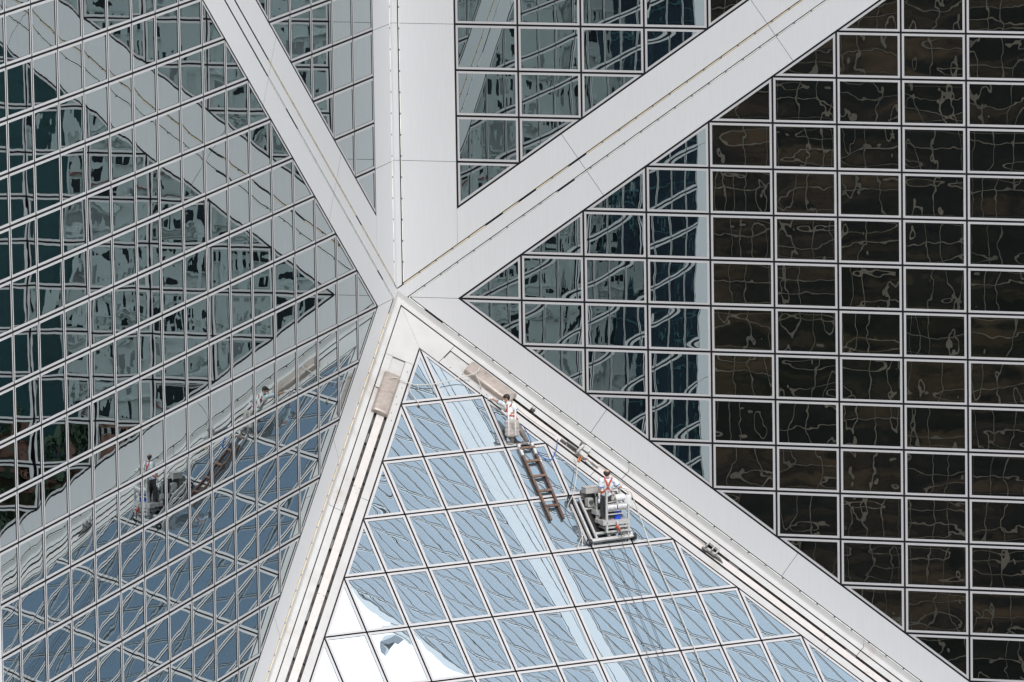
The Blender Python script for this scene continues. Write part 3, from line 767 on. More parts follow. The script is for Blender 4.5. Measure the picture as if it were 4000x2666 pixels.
for pts, lb in (([(2.821, 9.5, 0.06), (2.853, 10.471, 0.03), (2.95, 11.4, 0.03), (2.905, 12.157, 0.03), (2.919, 12.951, 0.03), (2.83, 14.3, 0.03), (2.8, 16.5, 0.03)], 'leftmost dark wire trailing from the cradle down the blue glass'),
                ([(3.194, 9.4, 0.06), (3.202, 10.732, 0.03), (3.217, 12.083, 0.03), (3.207, 13.482, 0.03), (3.136, 14.3, 0.03), (3.1, 16.5, 0.03)], 'middle dark wire trailing from the cradle down the blue glass'),
                ([(3.626, 9.4, 0.08), (3.522, 11.204, 0.03), (3.484, 12.332, 0.03), (3.413, 13.328, 0.03), (3.405, 14.3, 0.03), (3.38, 16.5, 0.03)], 'rightmost dark wire trailing from the red hook down the blue glass')):
    rope('suspension_wire', rr(pts), 0.0075, 'cable', lb, 'cable', group='wires trailing below the cradle')
rope('blue_hose', rr([(3.03, 5.62, 0.10), (2.97, 5.75, 0.09), (2.842, 5.982, 0.05), (2.604, 6.244, 0.03), (2.398, 6.197, 0.03), (2.26, 6.06, 0.08), (2.198, 5.99, 0.14)]), 0.014, 'blue_hose', 'blue hose hanging from the hoist trolley to the ladder', 'hose')
rope('safety_lanyard', rr([(1.86, 5.22, 0.46), (1.93, 5.271, 0.40), (2.094, 5.424, 0.2), (2.176, 5.628, 0.06)]), 0.012, 'blue_hose', 'blue lanyard from the worker in grey trousers to the ladder head', 'lanyard')

# ------------------------------------------------------------------ ladder
ld = empty('wooden_ladder', RF(1.95, 8.35, 0.10)); tag(ld, 'worn brown wooden ladder lying on the blue glass roof slope', 'ladder')
base = RF(1.95, 8.35, 0.10)
def rfl(u, v, o): return RF(u, v, o) - base
for u0, u1, mt in ((1.735, 1.735, 'wood'), (2.175, 2.145, 'wood_red')):
    b = MB(); b.bar(rfl(u0, 5.60, 0.052), rfl(u1, 8.34, 0.052), 0.062, 0.075, NR); b.build('rail', mt, ld)
for i, v in enumerate((5.80, 6.27, 6.81, 7.33, 7.87)):
    b = MB(); b.bar(rfl(1.71, v, 0.088 if i else 0.10), rfl(2.20 - 0.006 * i, v, 0.088 if i else 0.10), 0.075, 0.04, NR); b.build('rung', 'wood' if i != 4 else 'wood_red', ld)
for u in (1.735, 2.172):
    b = MB(); b.bar(rfl(u, 5.64, 0.052), rfl(u, 6.03, 0.052), 0.072, 0.083, NR); b.build('tape_wrap', 'tape', ld)
b = MB(); b.tube(catmull([rfl(2.20, 6.2, 0.10), rfl(2.22, 6.34, 0.11), rfl(2.17, 6.30, 0.12), rfl(2.24, 6.45, 0.10), rfl(2.30, 6.62, 0.06)], 5), 0.014, 6); b.build('lashing', 'rope', ld)

# ------------------------------------------------------------------ cradle
cb = RF(3.3, 8.5, 0)
cr = empty('access_cradle', cb); tag(cr, 'scuffed aluminium access cradle with machinery on the glass roof slope', 'cradle')
def C_(u, v, o): return RF(u, v, o) - cb
def cbar(u0, v0, u1, v1, o=0.15, w=0.058, t=0.06, nm='frame_bar', mat='alu', o1=None):
    b = MB(); b.bar(C_(u0, v0, o), C_(u1, v1, o if o1 is None else o1), w, t, NR); return b.build(nm, mat, cr)
cbar(2.66, 7.70, 2.66, 9.28); cbar(2.83, 7.78, 2.83, 9.22, 0.17); cbar(3.98, 7.78, 3.98, 9.25)
cbar(2.60, 9.27, 4.02, 9.25, 0.15, 0.09, 0.08); cbar(2.83, 9.06, 3.30, 9.05, 0.17, 0.07); cbar(2.62, 7.74, 4.0, 7.74, 0.16)
cbar(2.83, 8.18, 3.12, 8.18, 0.17, 0.06); cbar(3.15, 7.80, 3.24, 9.20, 0.19, 0.08, 0.07); cbar(2.99, 7.78, 3.03, 8.18, 0.19, 0.06)
cbar(3.3, 9.12, 3.98, 9.10, 0.22, 0.06); cbar(3.72, 9.0, 3.72, 9.25, 0.2, 0.05); cbar(3.86, 9.0, 3.86, 9.25, 0.2, 0.05)
for (u, v) in ((2.58, 7.74), (2.60, 9.27), (4.06, 9.25), (4.05, 7.74)):
    b = MB(); b.tube([C_(u - 0.05, v, 0.10), C_(u + 0.05, v, 0.10)], 0.10, 14); w_ = b.build('wheel', 'black', cr)
    b = MB(); b.tube([C_(u - 0.055, v, 0.10), C_(u + 0.055, v, 0.10)], 0.035, 10); b.build('hub', 'alu', w_)
# hoist machinery
b = MB(); add_panel(b, lambda x, y, o: C_(x, y, o), [(2.88, 7.80), (3.70, 7.80), (3.62, 9.0), (2.88, 9.0)], 0.10, 0.085); b.build('dark_reflection_sheet', 'black', cr)  # black sheet stands in for the dark reflection in the glass below
b = MB(); b.cbox(C_(3.12, 7.72, 0.46), E1 * 0.45, OUT * 0.26, UP * 0.17); bo = b.build('control_box', 'plate', cr)
b = MB(); b.cbox(C_(3.12, 7.72, 0.46) + UP * 0.09, E1 * 0.47, OUT * 0.28, UP * 0.012); b.build('lid', 'plate', bo)
b = MB(); b.cbox(C_(3.10, 7.72, 0.24), E1 * 0.40, OUT * 0.18, UP * 0.24); b.build('box_stand', 'alu_dark', cr)
b = MB(); b.cbox(C_(3.02, 8.02, 0.28), E1 * 0.17, OUT * 0.2, UP * 0.24); mo = b.build('hoist_motor', 'alu', cr)
b = MB(); b.tube([C_(3.02, 8.02, 0.28) + UP * 0.02 + OUT * 0.10, C_(3.02, 8.02, 0.28) + UP * 0.02 + OUT * 0.16], 0.06, 12); b.build('motor_cap', 'alu_dark', mo)
b = MB(); b.tube([C_(3.24, 7.95, 0.42), C_(3.22, 8.30, 0.34)], 0.085, 14); b.build('hoist_drum', 'black', cr)
b = MB(); b.cbox(C_(3.38, 7.96, 0.34), E1 * 0.18, OUT * 0.18, UP * 0.24); b.build('brake_box', 'black', cr)
b = MB(); b.cbox(C_(3.38, 7.96, 0.34) + UP * 0.125, E1 * 0.17, OUT * 0.17, UP * 0.012); b.build('brake_lid', 'alu', cr)
b = MB(); b.cbox(C_(3.13, 8.40, 0.30), E1 * 0.22, OUT * 0.30, UP * 0.12); b.tube([C_(3.10, 8.55, 0.30), C_(3.32, 8.52, 0.32)], 0.085, 12); b.build('gearbox', 'alu', cr)
b = MB(); b.tube([C_(3.30, 8.34, 0.34), C_(3.44, 8.30, 0.36)], 0.09, 12); b.build('gear_housing', 'plate', cr)
b = MB(); b.tube(catmull([C_(3.20, 8.30, 0.40), C_(3.30, 8.40, 0.46), C_(3.18, 8.56, 0.42), C_(3.08, 8.66, 0.36), C_(3.2, 8.72, 0.30)], 5), 0.012, 6); b.tube(catmull([C_(3.38, 7.98, 0.44), C_(3.46, 8.15, 0.48), C_(3.36, 8.26, 0.42)], 5), 0.012, 6); b.build('control_cable', 'black', cr)
b = MB(); b.tube([C_(3.28, 8.62, 0.26), C_(3.20, 8.95, 0.2), C_(3.18, 9.35, 0.12)], 0.008, 5); b.tube([C_(3.30, 8.62, 0.26), C_(3.26, 8.95, 0.2), C_(3.24, 9.35, 0.12)], 0.008, 5); b.build('hoist_wire', 'cable', cr)
# working cage: upright posts, platform, rails
O = Vector((6.9555, -2.5475, -6.2247)) - cb
def G(a, d, z): return O + E1 * a + OUT * d + UP * z
def gbar(p0, p1, w=0.05, t=0.05, nm='cage_bar', mat='alu', up=(0, 0, 1)):
    b = MB(); d_ = (Vector(p1) - Vector(p0)).normalized()
    b.bar(p0, p1, w, t, up if abs(d_.dot(Vector(up))) < 0.9 else OUT); return b.build(nm, mat, cr)
gbar(G(0, 0, -0.02), G(0, 0, 1.21), 0.058, 0.058, 'cage_post'); gbar(G(0.71, 0, 0.0), G(0.71, 0, 0.74), 0.055, 0.055, 'cage_post')
gbar(G(0.71, -0.50, 0.3), G(0.71, -0.50, 1.16), 0.045, 0.045, 'cage_post'); gbar(G(-0.05, -0.50, 0.3), G(-0.05, -0.50, 0.95), 0.045, 0.045, 'cage_post')
gbar(G(0.02, 0, 1.18), G(0.64, -0.40, 1.18), 0.035, 0.035, 'guard_rail'); gbar(G(0.64, -0.40, 1.18), G(0.71, -0.50, 1.12), 0.035, 0.035, 'guard_rail')
gbar(G(0.02, 0, 0.85), G(0.5, 0, 0.88), 0.03, 0.03, 'guard_rail')
gbar(G(0.0, 0, 0.60), G(0.71, 0, 0.60), 0.05, 0.03, 'guard_rail'); gbar(G(0.0, 0, 0.50), G(0.71, 0, 0.50), 0.03, 0.03, 'guard_rail'); gbar(G(0.0, 0, 0.78), G(0.66, 0, 0.79), 0.05, 0.04, 'guard_rail')
gbar(G(0.71, 0, 0.70), G(0.71, -0.50, 0.72), 0.04, 0.04, 'guard_rail'); gbar(G(0.71, 0, 0.02), G(0.71, -0.45, 0.02), 0.05, 0.05)
gbar(G(0.0, 0, 0.12), G(0.71, 0, 0.12), 0.05, 0.05); gbar(G(0, 0, 0.0), G(0.71, 0, 0.0), 0.05, 0.05)
gbar(G(0.0, -0.1, 0.10), G(0.0, -0.55, 0.10), 0.05, 0.05); gbar(G(0.36, 0, 0.06), G(0.36, -0.4, 0.06), 0.05, 0.05)
b = MB(); b.box(G(-0.12, 0.015, 0.22), E1 * 0.83, OUT * -0.50, UP * 0.10); b.build('platform', 'alu', cr)
b = MB(); b.box(G(0.03, 0.02, 0.19), E1 * 0.66, OUT * 0.012, UP * 0.14); b.build('toe_board', 'plate', cr)
b = MB(); b.box(G(-0.13, 0.03, 0.20), E1 * 0.11, OUT * -0.2, UP * 0.14); b.build('battery_box', 'plate', cr)
# chain hanging by the post
b = MB()
for k in range(18):
    c_ = G(-0.045, 0.02, 1.16 - 0.026 * k); b.tube([c_ + E1 * (0.016 if k % 2 else -0.016), c_ + E1 * (-0.016 if k % 2 else 0.016) - UP * 0.024], 0.010, 5)
b.build('chain', 'alu_dark', cr)
b = MB(); b.tube(catmull([G(0.30, 0.06, 0.30), G(0.31, 0.09, 0.20), G(0.33, 0.08, 0.08), G(0.36, 0.06, -0.02)], 5), 0.028, 8); b.build('hook_arm', 'alu', cr)
rh = MB(); rh.capsule(G(0.29, 0.09, 0.15), G(0.37, 0.09, 0.03), 0.045, 0.035); tag(rh.build('rope_grab', 'red', cr), 'red rope grab hanging from the toe board')
b = MB(); b.tube([G(0.36, 0.09, 0.03), G(0.44, 0.09, -0.16)], 0.018, 6); b.tube([G(0.40, 0.09, -0.06), G(0.56, 0.09, -0.10)], 0.018, 6); b.build('tie_hook', 'alu_dark', cr)

def bucket():
    t = empty('paint_bucket', cb + G(0.43, -0.16, 0.32)); tag(t, 'bright blue plastic bucket standing on the cradle platform', 'bucket')
    b = MB(); n = 20; vs = []; prof = [(0.112, 0.0), (0.136, 0.235), (0.146, 0.24), (0.146, 0.255), (0.132, 0.255), (0.108, 0.012)]
    for r_, z_ in prof: vs += [(r_ * math.cos(2 * math.pi * k / n), r_ * math.sin(2 * math.pi * k / n), z_) for k in range(n)]
    fs = [(i * n + k, i * n + (k + 1) % n, (i + 1) * n + (k + 1) % n, (i + 1) * n + k) for i in range(len(prof) - 1) for k in range(n)]
    b.add(vs, fs, 0, smooth=True); b.add(vs[:n], [tuple(range(n))]); b.add(vs[-n:], [tuple(range(n))])
    b.build('pail', 'blue_plastic', t)
    b = MB(); b.tube([Vector((0.137 * math.cos(a), 0.02, 0.22 - 0.10 * math.sin(a))) + Vector((0, -0.13 * math.sin(a), 0)) for a in [math.pi * k / 10 for k in range(11)]], 0.005, 5); b.build('handle', 'alu', t)
bucket()
pr = empty('paper_roll', cb + G(0.42, 0.0, 0.96)); tag(pr, 'thick white paper roll resting on the cradle guard rail', 'paper roll')
b = MB(); b.tube([E1 * -0.15, E1 * 0.15], 0.10, 24); b.build('roll', 'white_paper', pr)
b = MB(); b.tube([E1 * -0.153, E1 * -0.149], 0.032, 14); b.build('core', 'wood', pr)
for (a0, a1, lb) in ((0.02, 0.32, 'left white printed sheet hung on the cradle guard rail'), (0.36, 0.66, 'right white printed sheet hung on the cradle guard rail')):
    t = empty('notice_sheet', cb + G((a0 + a1) / 2, 0.035, 0.77)); tag(t, lb, 'sheet', 'sheets on the guard rail')
    b = MB(); n = 8; vs = []
    for i in range(n + 1):
        for k in (0, 1):
            vs.append(E1 * ((i / n - 0.5) * (a1 - a0)) + OUT * (0.008 * math.sin(i * 1.7 + a0 * 9)) + UP * (-0.16 * k))
    b.add(vs, [(2 * i, 2 * i + 1, 2 * i + 3, 2 * i + 2) for i in range(n)], 0, smooth=True)
    o = b.build('sheet', 'white_paper', t); o.modifiers.new('thick', 'SOLIDIFY').thickness = 0.003
    b = MB(); rnx = random.Random(int(a0 * 100))
    for i in range(7):
        x_ = -0.11 + i * 0.035; b.cbox(E1 * x_ + OUT * 0.013 + UP * -0.085, E1 * 0.005, OUT * 0.002, UP * rnx.uniform(0.05, 0.11))
    b.build('print', 'grey_window', o)
t = empty('dust_sheet', cb + G(0.72, -0.2, 0.85)); tag(t, 'white dust sheet draped over the right end of the cradle rail', 'sheet')
b = MB(); n = 7; vs = []
for i in range(n + 1):
    for k in range(5):
        vs.append(E1 * (-0.04 + 0.17 * i / n + 0.02 * k) + OUT * (0.13 - 0.04 * i / n + 0.012 * math.sin(i * 2 + k)) + UP * (0.17 - 0.05 * i / n - 0.10 * k + 0.008 * math.cos(3 * i + k)))
b.add(vs, [(i * 5 + k, i * 5 + k + 1, (i + 1) * 5 + k + 1, (i + 1) * 5 + k) for i in range(n) for k in range(4)], 0, smooth=True)
o = b.build('cloth', 'white_paper', t); o.modifiers.new('thick', 'SOLIDIFY').thickness = 0.004

# ------------------------------------------------------------------ people
FWD = Vector((-math.sin(math.atan2(R2.y, R2.x)), math.cos(math.atan2(R2.y, R2.x)), 0))
PROT = math.atan2(rv.y, rv.x)
def remesh(o, vox, smooth=2):
    r_ = o.modifiers.new('fuse', 'REMESH'); r_.mode = 'VOXEL'; r_.voxel_size = vox; r_.use_smooth_shade = True
    s_ = o.modifiers.new('soften', 'SMOOTH'); s_.factor = 0.5; s_.iterations = smooth
    return o
V = Vector
def limb(b, pts, rads):
    for i in range(len(pts) - 1): b.capsule(pts[i], pts[i + 1], rads[i], rads[i + 1])
def hand(b, wrist, fwd, palm_n, side, curl=0.5, s=1.0):
    """palm with four unequal bent fingers and a thumb from the side of the palm"""
    f = V(fwd).normalized(); n = V(palm_n); n = (n - f * n.dot(f)).normalized(); w = f.cross(n) * side
    P0 = V(wrist); pc = P0 + f * 0.045 * s
    b.ellipsoid(pc, f * 0.050 * s, w * 0.042 * s, n * 0.018 * s, 12, 8)
    for i, ln in enumerate((0.070, 0.078, 0.073, 0.058)):
        base_ = P0 + f * 0.082 * s + w * (0.030 - 0.020 * i) * s
        a = 0.35 + curl * 0.8; d1 = (f * math.cos(a) + n * math.sin(a)); d2 = (f * math.cos(a * 2.2) + n * math.sin(a * 2.2))
        k1 = base_ + d1 * ln * 0.5 * s; k2 = k1 + d2 * ln * 0.5 * s
        b.capsule(base_ - f * 0.015 * s, k1, 0.0105 * s, 0.0095 * s, 8); b.capsule(k1, k2, 0.0095 * s, 0.008 * s, 8)
    tb = P0 + f * 0.025 * s + w * 0.036 * s; t1 = tb + (f * 0.6 + w * 0.7 + n * 0.35).normalized() * 0.035 * s; t2 = t1 + (f * 0.9 + n * 0.6).normalized() * 0.03 * s
    b.capsule(tb, t1, 0.013 * s, 0.011 * s, 8); b.capsule(t1, t2, 0.011 * s, 0.009 * s, 8)
def head(b, c, f, up, s=1.0):
    """skull, jaw, nose, brows, lips, ears; f = where the face points"""
    f = V(f).normalized(); up = V(up); up = (up - f * up.dot(f)).normalized(); r_ = f.cross(up); c = V(c)
    b.ellipsoid(c + up * 0.018 * s - f * 0.006 * s, f * 0.094 * s, r_ * 0.075 * s, up * 0.092 * s, 16, 12)
    b.ellipsoid(c - up * 0.045 * s + f * 0.028 * s, f * 0.062 * s, r_ * 0.056 * s, up * 0.062 * s, 14, 10)
    b.capsule(c + up * 0.012 * s + f * 0.086 * s, c - up * 0.022 * s + f * 0.100 * s, 0.009 * s, 0.014 * s, 8)
    for sg in (-1, 1):
        b.capsule(c + up * 0.024 * s + f * 0.080 * s + r_ * 0.014 * sg * s, c + up * 0.022 * s + f * 0.068 * s + r_ * 0.045 * sg * s, 0.010 * s, 0.009 * s, 8)
        b.ellipsoid(c - up * 0.004 * s - f * 0.008 * s + r_ * 0.077 * sg * s, f * 0.020 * s, r_ * 0.010 * s, up * 0.032 * s, 10, 8)
    b.capsule(c - up * 0.050 * s + f * 0.082 * s - r_ * 0.018 * s, c - up * 0.050 * s + f * 0.082 * s + r_ * 0.018 * s, 0.009 * s, 0.009 * s, 8)
    b.ellipsoid(c - up * 0.088 * s + f * 0.062 * s, f * 0.022 * s, r_ * 0.025 * s, up * 0.016 * s, 10, 8)
    return f, up, r_
def eyes(par, c, f, up, r_, s=1.0):
    b = MB()
    for sg in (-1, 1): b.ellipsoid(V(c) + up * 0.006 * s + f * 0.083 * s + r_ * 0.030 * sg * s, f * 0.008 * s, r_ * 0.014 * s, up * 0.007 * s, 8, 6)
    b.build('eye', 'hair', par)
def shoe(par, ankle, toe, ground, s=1.0):
    a = V(ankle); t_ = V(toe); d = V((t_.x - a.x, t_.y - a.y, 0)).normalized()
    b = MB(); h_ = V((a.x, a.y, ground))
    b.ellipsoid(h_ + V((0, 0, 0.05)) * s, d * 0.065 * s, d.cross(UP) * 0.045 * s, UP * 0.055 * s, 12, 8)
    b.capsule(h_ + d * 0.0 + V((0, 0, 0.042)) * s, h_ + d * 0.15 * s + V((0, 0, 0.032)) * s, 0.044 * s, 0.034 * s)
    o = b.build('shoe', 'shoe', par); remesh(o, 0.009, 2)
    b = MB(); n = 14; vs = []
    for z_ in (0.0, 0.018):
        for k in range(n):
            th = 2 * math.pi * k / n; x_ = math.cos(th); vs.append(h_ + d * (0.065 * s + 0.125 * s * x_) + d.cross(UP) * math.sin(th) * (0.046 if x_ < 0.3 else 0.042) * s + V((0, 0, z_)))
    b.add(vs, [tuple(range(n)), tuple(range(n, 2 * n))] + [(k, (k + 1) % n, n + (k + 1) % n, n + k) for k in range(n)]); b.build('sole', 'sole', o)

def person(name, loc_, label):
    t = empty(name, loc_, PROT); return tag(t, label, 'person')

from mathutils.bvhtree import BVHTree
def ribbon(par, nm, garment, pts, width, mat, k=8, lift=0.012):
    """strap laid over a garment along pts (each projected onto it)"""
    dg = bpy.context.evaluated_depsgraph_get(); ev = garment.evaluated_get(dg); me = ev.to_mesh()
    tree_ = BVHTree.FromPolygons([v.co.copy() for v in me.vertices], [tuple(p.vertices) for p in me.polygons]); ev.to_mesh_clear()
    P = catmull(pts, k); vs = []; Q = []; Nn = []
    for p in P:
        c_, n_, _, _ = tree_.find_nearest(p); Q.append(c_); Nn.append(n_)
    for _ in range(2):
        Nn = [(Nn[max(i - 1, 0)] + Nn[i] + Nn[min(i + 1, len(Nn) - 1)]).normalized() for i in range(len(Nn))]
    for i, p in enumerate(Q):
        d = (Q[min(i + 1, len(Q) - 1)] - Q[max(i - 1, 0)])
        if d.length < 1e-6: d = V((0, 0, 1))
        s_ = d.normalized().cross(Nn[i]).normalized() * width / 2; o_ = Nn[i]
        vs += [p - s_ + o_ * lift * 0.2, p - s_ + o_ * lift, p + s_ + o_ * lift, p + s_ + o_ * lift * 0.2]
    b = MB(); n = len(Q)
    b.add(vs, [(4 * i + a, 4 * i + a + 1, 4 * i + 5 + a, 4 * i + 4 + a) for i in range(n - 1) for a in range(3)], 0)
    return b.build(nm, mat, par)

# worker reaching for the edge: torso turned to the left, left arm near, right arm stretched to the border
w1 = person('person', (3.888, -1.769, -3.915), 'worker in pale mint shirt and red harness stretching an arm to the roof edge')
J = dict(pel=V((0.06, 0.38, 0.62)), waist=V((0.03, 0.42, 0.78)), chest=V((-0.03, 0.50, 0.98)), neck=V((-0.06, 0.555, 1.12)), head=V((-0.098, 0.59, 1.235)),
         sl=V((0.085, 0.43, 1.055)), el=V((0.165, 0.40, 0.885)), hl=V((-0.07, 0.24, 0.815)), sr=V((-0.175, 0.60, 1.075)), er=V((-0.37, 0.83, 1.115)), hr=V((-0.535, 0.99, 1.185)),
         hpl=V((0.0, 0.31, 0.60)), knl=V((0.02, 0.02, 0.335)), anl=V((0.05, 0.09, 0.085)), hpr=V((0.135, 0.41, 0.595)), knr=V((0.33, 0.24, 0.31)), anr=V((0.45, 0.24, 0.075)))
F1 = V((-0.93, 0.05, -0.20)); UPH = V((-0.12, 0.05, 1))
b = MB()
b.ellipsoid(J['pel'], V((0.10, -0.05, 0)), V((0.055, 0.10, 0)), V((0, 0, 0.10))); b.ellipsoid(J['chest'], V((0.11, -0.09, 0)), V((-0.06, -0.08, 0)), V((-0.03, 0.05, 0.15)))
limb(b, [J['pel'], J['waist'], J['chest']], [0.10, 0.095, 0.10]); limb(b, [J['chest'] + V((0, 0, 0.08)), J['neck'], J['head'] - V((0, 0, 0.05))], [0.075, 0.052, 0.05])
limb(b, [J['sl'], J['el'], J['hl'] + V((0.05, 0.03, 0.02))], [0.052, 0.038, 0.027]); limb(b, [J['sr'], J['er'], J['hr']], [0.052, 0.038, 0.027])
limb(b, [J['hpl'], J['knl'], J['anl']], [0.078, 0.055, 0.038]); limb(b, [J['hpr'], J['knr'], J['anr']], [0.078, 0.055, 0.038])
f_, u_, r__ = head(b, J['head'], F1, UPH, 1.06)
body = remesh(b.build('body', 'skin', w1), 0.0075, 1); eyes(w1, J['head'], f_, u_, r__, 0.98)
b = MB(); hc = J['head']
b.ellipsoid(hc + u_ * 0.042 - f_ * 0.020, f_ * 0.102, r__ * 0.093, u_ * 0.092, 16, 12); b.ellipsoid(hc + u_ * 0.0 - f_ * 0.052, f_ * 0.055, r__ * 0.074, u_ * 0.068); b.ellipsoid(hc + u_ * 0.065 + f_ * 0.05, f_ * 0.045, r__ * 0.062, u_ * 0.034)
for k in range(16):
    a = k * 2.4; b.ellipsoid(hc + u_ * (0.075 + 0.02 * math.sin(k * 1.7)) + f_ * (0.055 * math.cos(a) - 0.02) + r__ * 0.055 * math.sin(a), f_ * 0.03, r__ * 0.025, u_ * 0.022, 8, 6)
remesh(b.build('hair', 'hair', w1), 0.008, 1)
b = MB(); b.ellipsoid(hc - u_ * 0.045 + f_ * 0.062, f_ * 0.050, r__ * 0.052, u_ * 0.045); b.build('face_mask', 'mask', w1)
b = MB()   # shirt with short sleeves
b.ellipsoid(J['chest'] + V((0.0, 0, 0.0)), V((0.135, -0.11, 0)), V((-0.08, -0.10, 0)), V((-0.03, 0.05, 0.165)), 18, 12)
limb(b, [J['pel'] + V((0, 0, 0.05)), J['waist'], J['chest']], [0.135, 0.128, 0.13]); b.ellipsoid(J['pel'] + V((0.01, 0.0, 0.03)), V((0.145, -0.06, 0)), V((0.06, 0.12, 0)), V((0, 0, 0.09)))
b.capsule(J['chest'] + V((0, 0, 0.10)), J['neck'] - V((0, 0, 0.02)), 0.095, 0.062)
limb(b, [J['sl'], J['sl'].lerp(J['el'], 0.72)], [0.078, 0.074]); limb(b, [J['sr'], J['sr'].lerp(J['er'], 0.62)], [0.078, 0.070])
shirt1 = remesh(b.build('shirt', 'shirt', w1), 0.010, 3)
b = MB(); 
for a_, e_, q in ((J['sl'], J['el'], 0.80), (J['sr'], J['er'], 0.70)):
    p_ = a_.lerp(e_, q); d_ = (e_ - a_).normalized(); b.tube([p_ - d_ * 0.012, p_ + d_ * 0.012], 0.074, 16)
b.build('cuff', 'navy', shirt1)
b = MB(); nk = J['neck']; b.tube([nk + V((0.072 * math.cos(k / 16 * 6.283) + 0.005, 0.072 * math.sin(k / 16 * 6.283) - 0.005, 0.012 + 0.015 * math.sin(k / 16 * 6.283))) for k in range(17)], 0.018, 8); b.build('collar', 'navy', shirt1)
b = MB(); limb(b, [J['hpl'], J['knl'], J['anl'] + V((0, 0, 0.02))], [0.105, 0.082, 0.066]); limb(b, [J['hpr'], J['knr'], J['anr'] + V((0, 0, 0.02))], [0.105, 0.082, 0.066]); b.ellipsoid(J['pel'] - V((0, 0, 0.02)), V((0.13, -0.05, 0)), V((0.05, 0.115, 0)), V((0, 0, 0.10)))
remesh(b.build('trousers', 'trousers', w1), 0.010, 3)
b = MB(); b.ellipsoid(J['anl'] + V((0, 0, 0.01)), V((0.05, 0, 0)), V((0, 0.05, 0)), V((0, 0, 0.06))); b.ellipsoid(J['anr'] + V((0, 0, 0.01)), V((0.05, 0, 0)), V((0, 0.05, 0)), V((0, 0, 0.05))); b.build('sock', 'glove', w1)
shoe(w1, J['anl'], J['anl'] + V((-0.2, -0.06, 0)), 0.0, 1.0); shoe(w1, J['anr'] + V((0.03, 0, 0)), J['anr'] + V((-0.12, -0.10, 0)), -0.005, 1.0)
b = MB(); b.capsule(J['er'].lerp(J['hr'], 0.86), J['hr'] + V((-0.01, 0.01, 0.005)), 0.036, 0.036); hand(b, J['hr'], V((-0.75, 0.5, 0.05)), V((0.2, 0.3, -1)), 1, 0.35, 1.05); remesh(b.build('glove', 'glove', w1), 0.0055, 1)
b = MB(); b.capsule(J['hl'] + V((0.06, 0.035, 0.02)), J['hl'] + V((0.01, 0.0, 0.0)), 0.036, 0.034); hand(b, J['hl'] + V((0.02, 0.01, 0)), V((-0.9, -0.25, 0.05)), V((0.1, 0.8, 0.3)), -1, 1.0, 1.05); remesh(b.build('glove', 'glove', w1), 0.0055, 1)
FR = V((-0.64, -0.77, 0)); SI = V((0.77, -0.64, 0))      # chest direction, towards his left
ch = J['chest']
ribbon(w1, 'harness_strap', shirt1, [ch + FR * 0.2 + SI * 0.06 + V((0, 0, 0.16)), ch + FR * 0.25 + SI * 0.05, ch + FR * 0.25 + SI * 0.05 + V((0, 0, -0.16)), ch + SI * 0.25 + V((0.02, 0, -0.24))], 0.038, 'red')
ribbon(w1, 'harness_strap', shirt1, [ch - FR * 0.02 + SI * 0.12 + V((0, 0, 0.22)), ch + FR * 0.2 + SI * 0.14 + V((0, 0, 0.08)), ch + FR * 0.25 + SI * 0.02 + V((0, 0, -0.06)), ch + FR * 0.2 - SI * 0.1 + V((0, 0, -0.10))], 0.038, 'red')
ribbon(w1, 'harness_strap', shirt1, [ch + FR * 0.22 - SI * 0.08 + V((0, 0, -0.1)), ch + FR * 0.25 + SI * 0.1 + V((0, 0, -0.15)), ch + SI * 0.3 + V((0, 0, -0.22)), ch - FR * 0.15 + SI * 0.25 + V((0, 0, -0.30))], 0.055, 'red')
ribbon(w1, 'harness_strap', shirt1, [J['pel'] + SI * 0.3 + V((0, 0, 0.12)), J['pel'] + SI * 0.3 - FR * 0.1 + V((0, 0, 0.0)), J['pel'] + SI * 0.3 - FR * 0.12 + V((0, 0, -0.08))], 0.055, 'red')
# stained canvas pad slung at the hip on two pale webbing straps
pad = empty('tool_bag', w1.matrix_basis @ V((0.055, -0.03, 0.25)), PROT); tag(pad, 'stained grey canvas bag hanging on pale straps at the hip of the reaching worker', 'bag')
b = MB()
for ix in range(-1, 2):
    for iz in range(0, 4): b.ellipsoid(V((0.095 * ix, 0.012 * math.sin(ix * 2 + iz), 0.06 + 0.105 * iz)), V((0.125, 0, 0)), V((0, 0.052, 0)), V((0, 0, 0.105)), 12, 8)
remesh(b.build('pad', 'canvas', pad), 0.012, 3)
for x_ in (-0.095, 0.10):
    b = MB(); b.add([V((x_ + s_ * 0.022, y_, z_)) for (y_, z_) in ((-0.062, 0.02), (-0.075, 0.15), (-0.075, 0.30), (-0.06, 0.42), (0.16 if x_ > 0 else 0.20, 0.60), (0.30 if x_ > 0 else 0.38, 0.82)) for s_ in (-1, 1)], [(2 * i, 2 * i + 1, 2 * i + 3, 2 * i + 2) for i in range(5)], 0)
    o = b.build('shoulder_strap', 'strap', pad); o.modifiers.new('thick', 'SOLIDIFY').thickness = 0.006
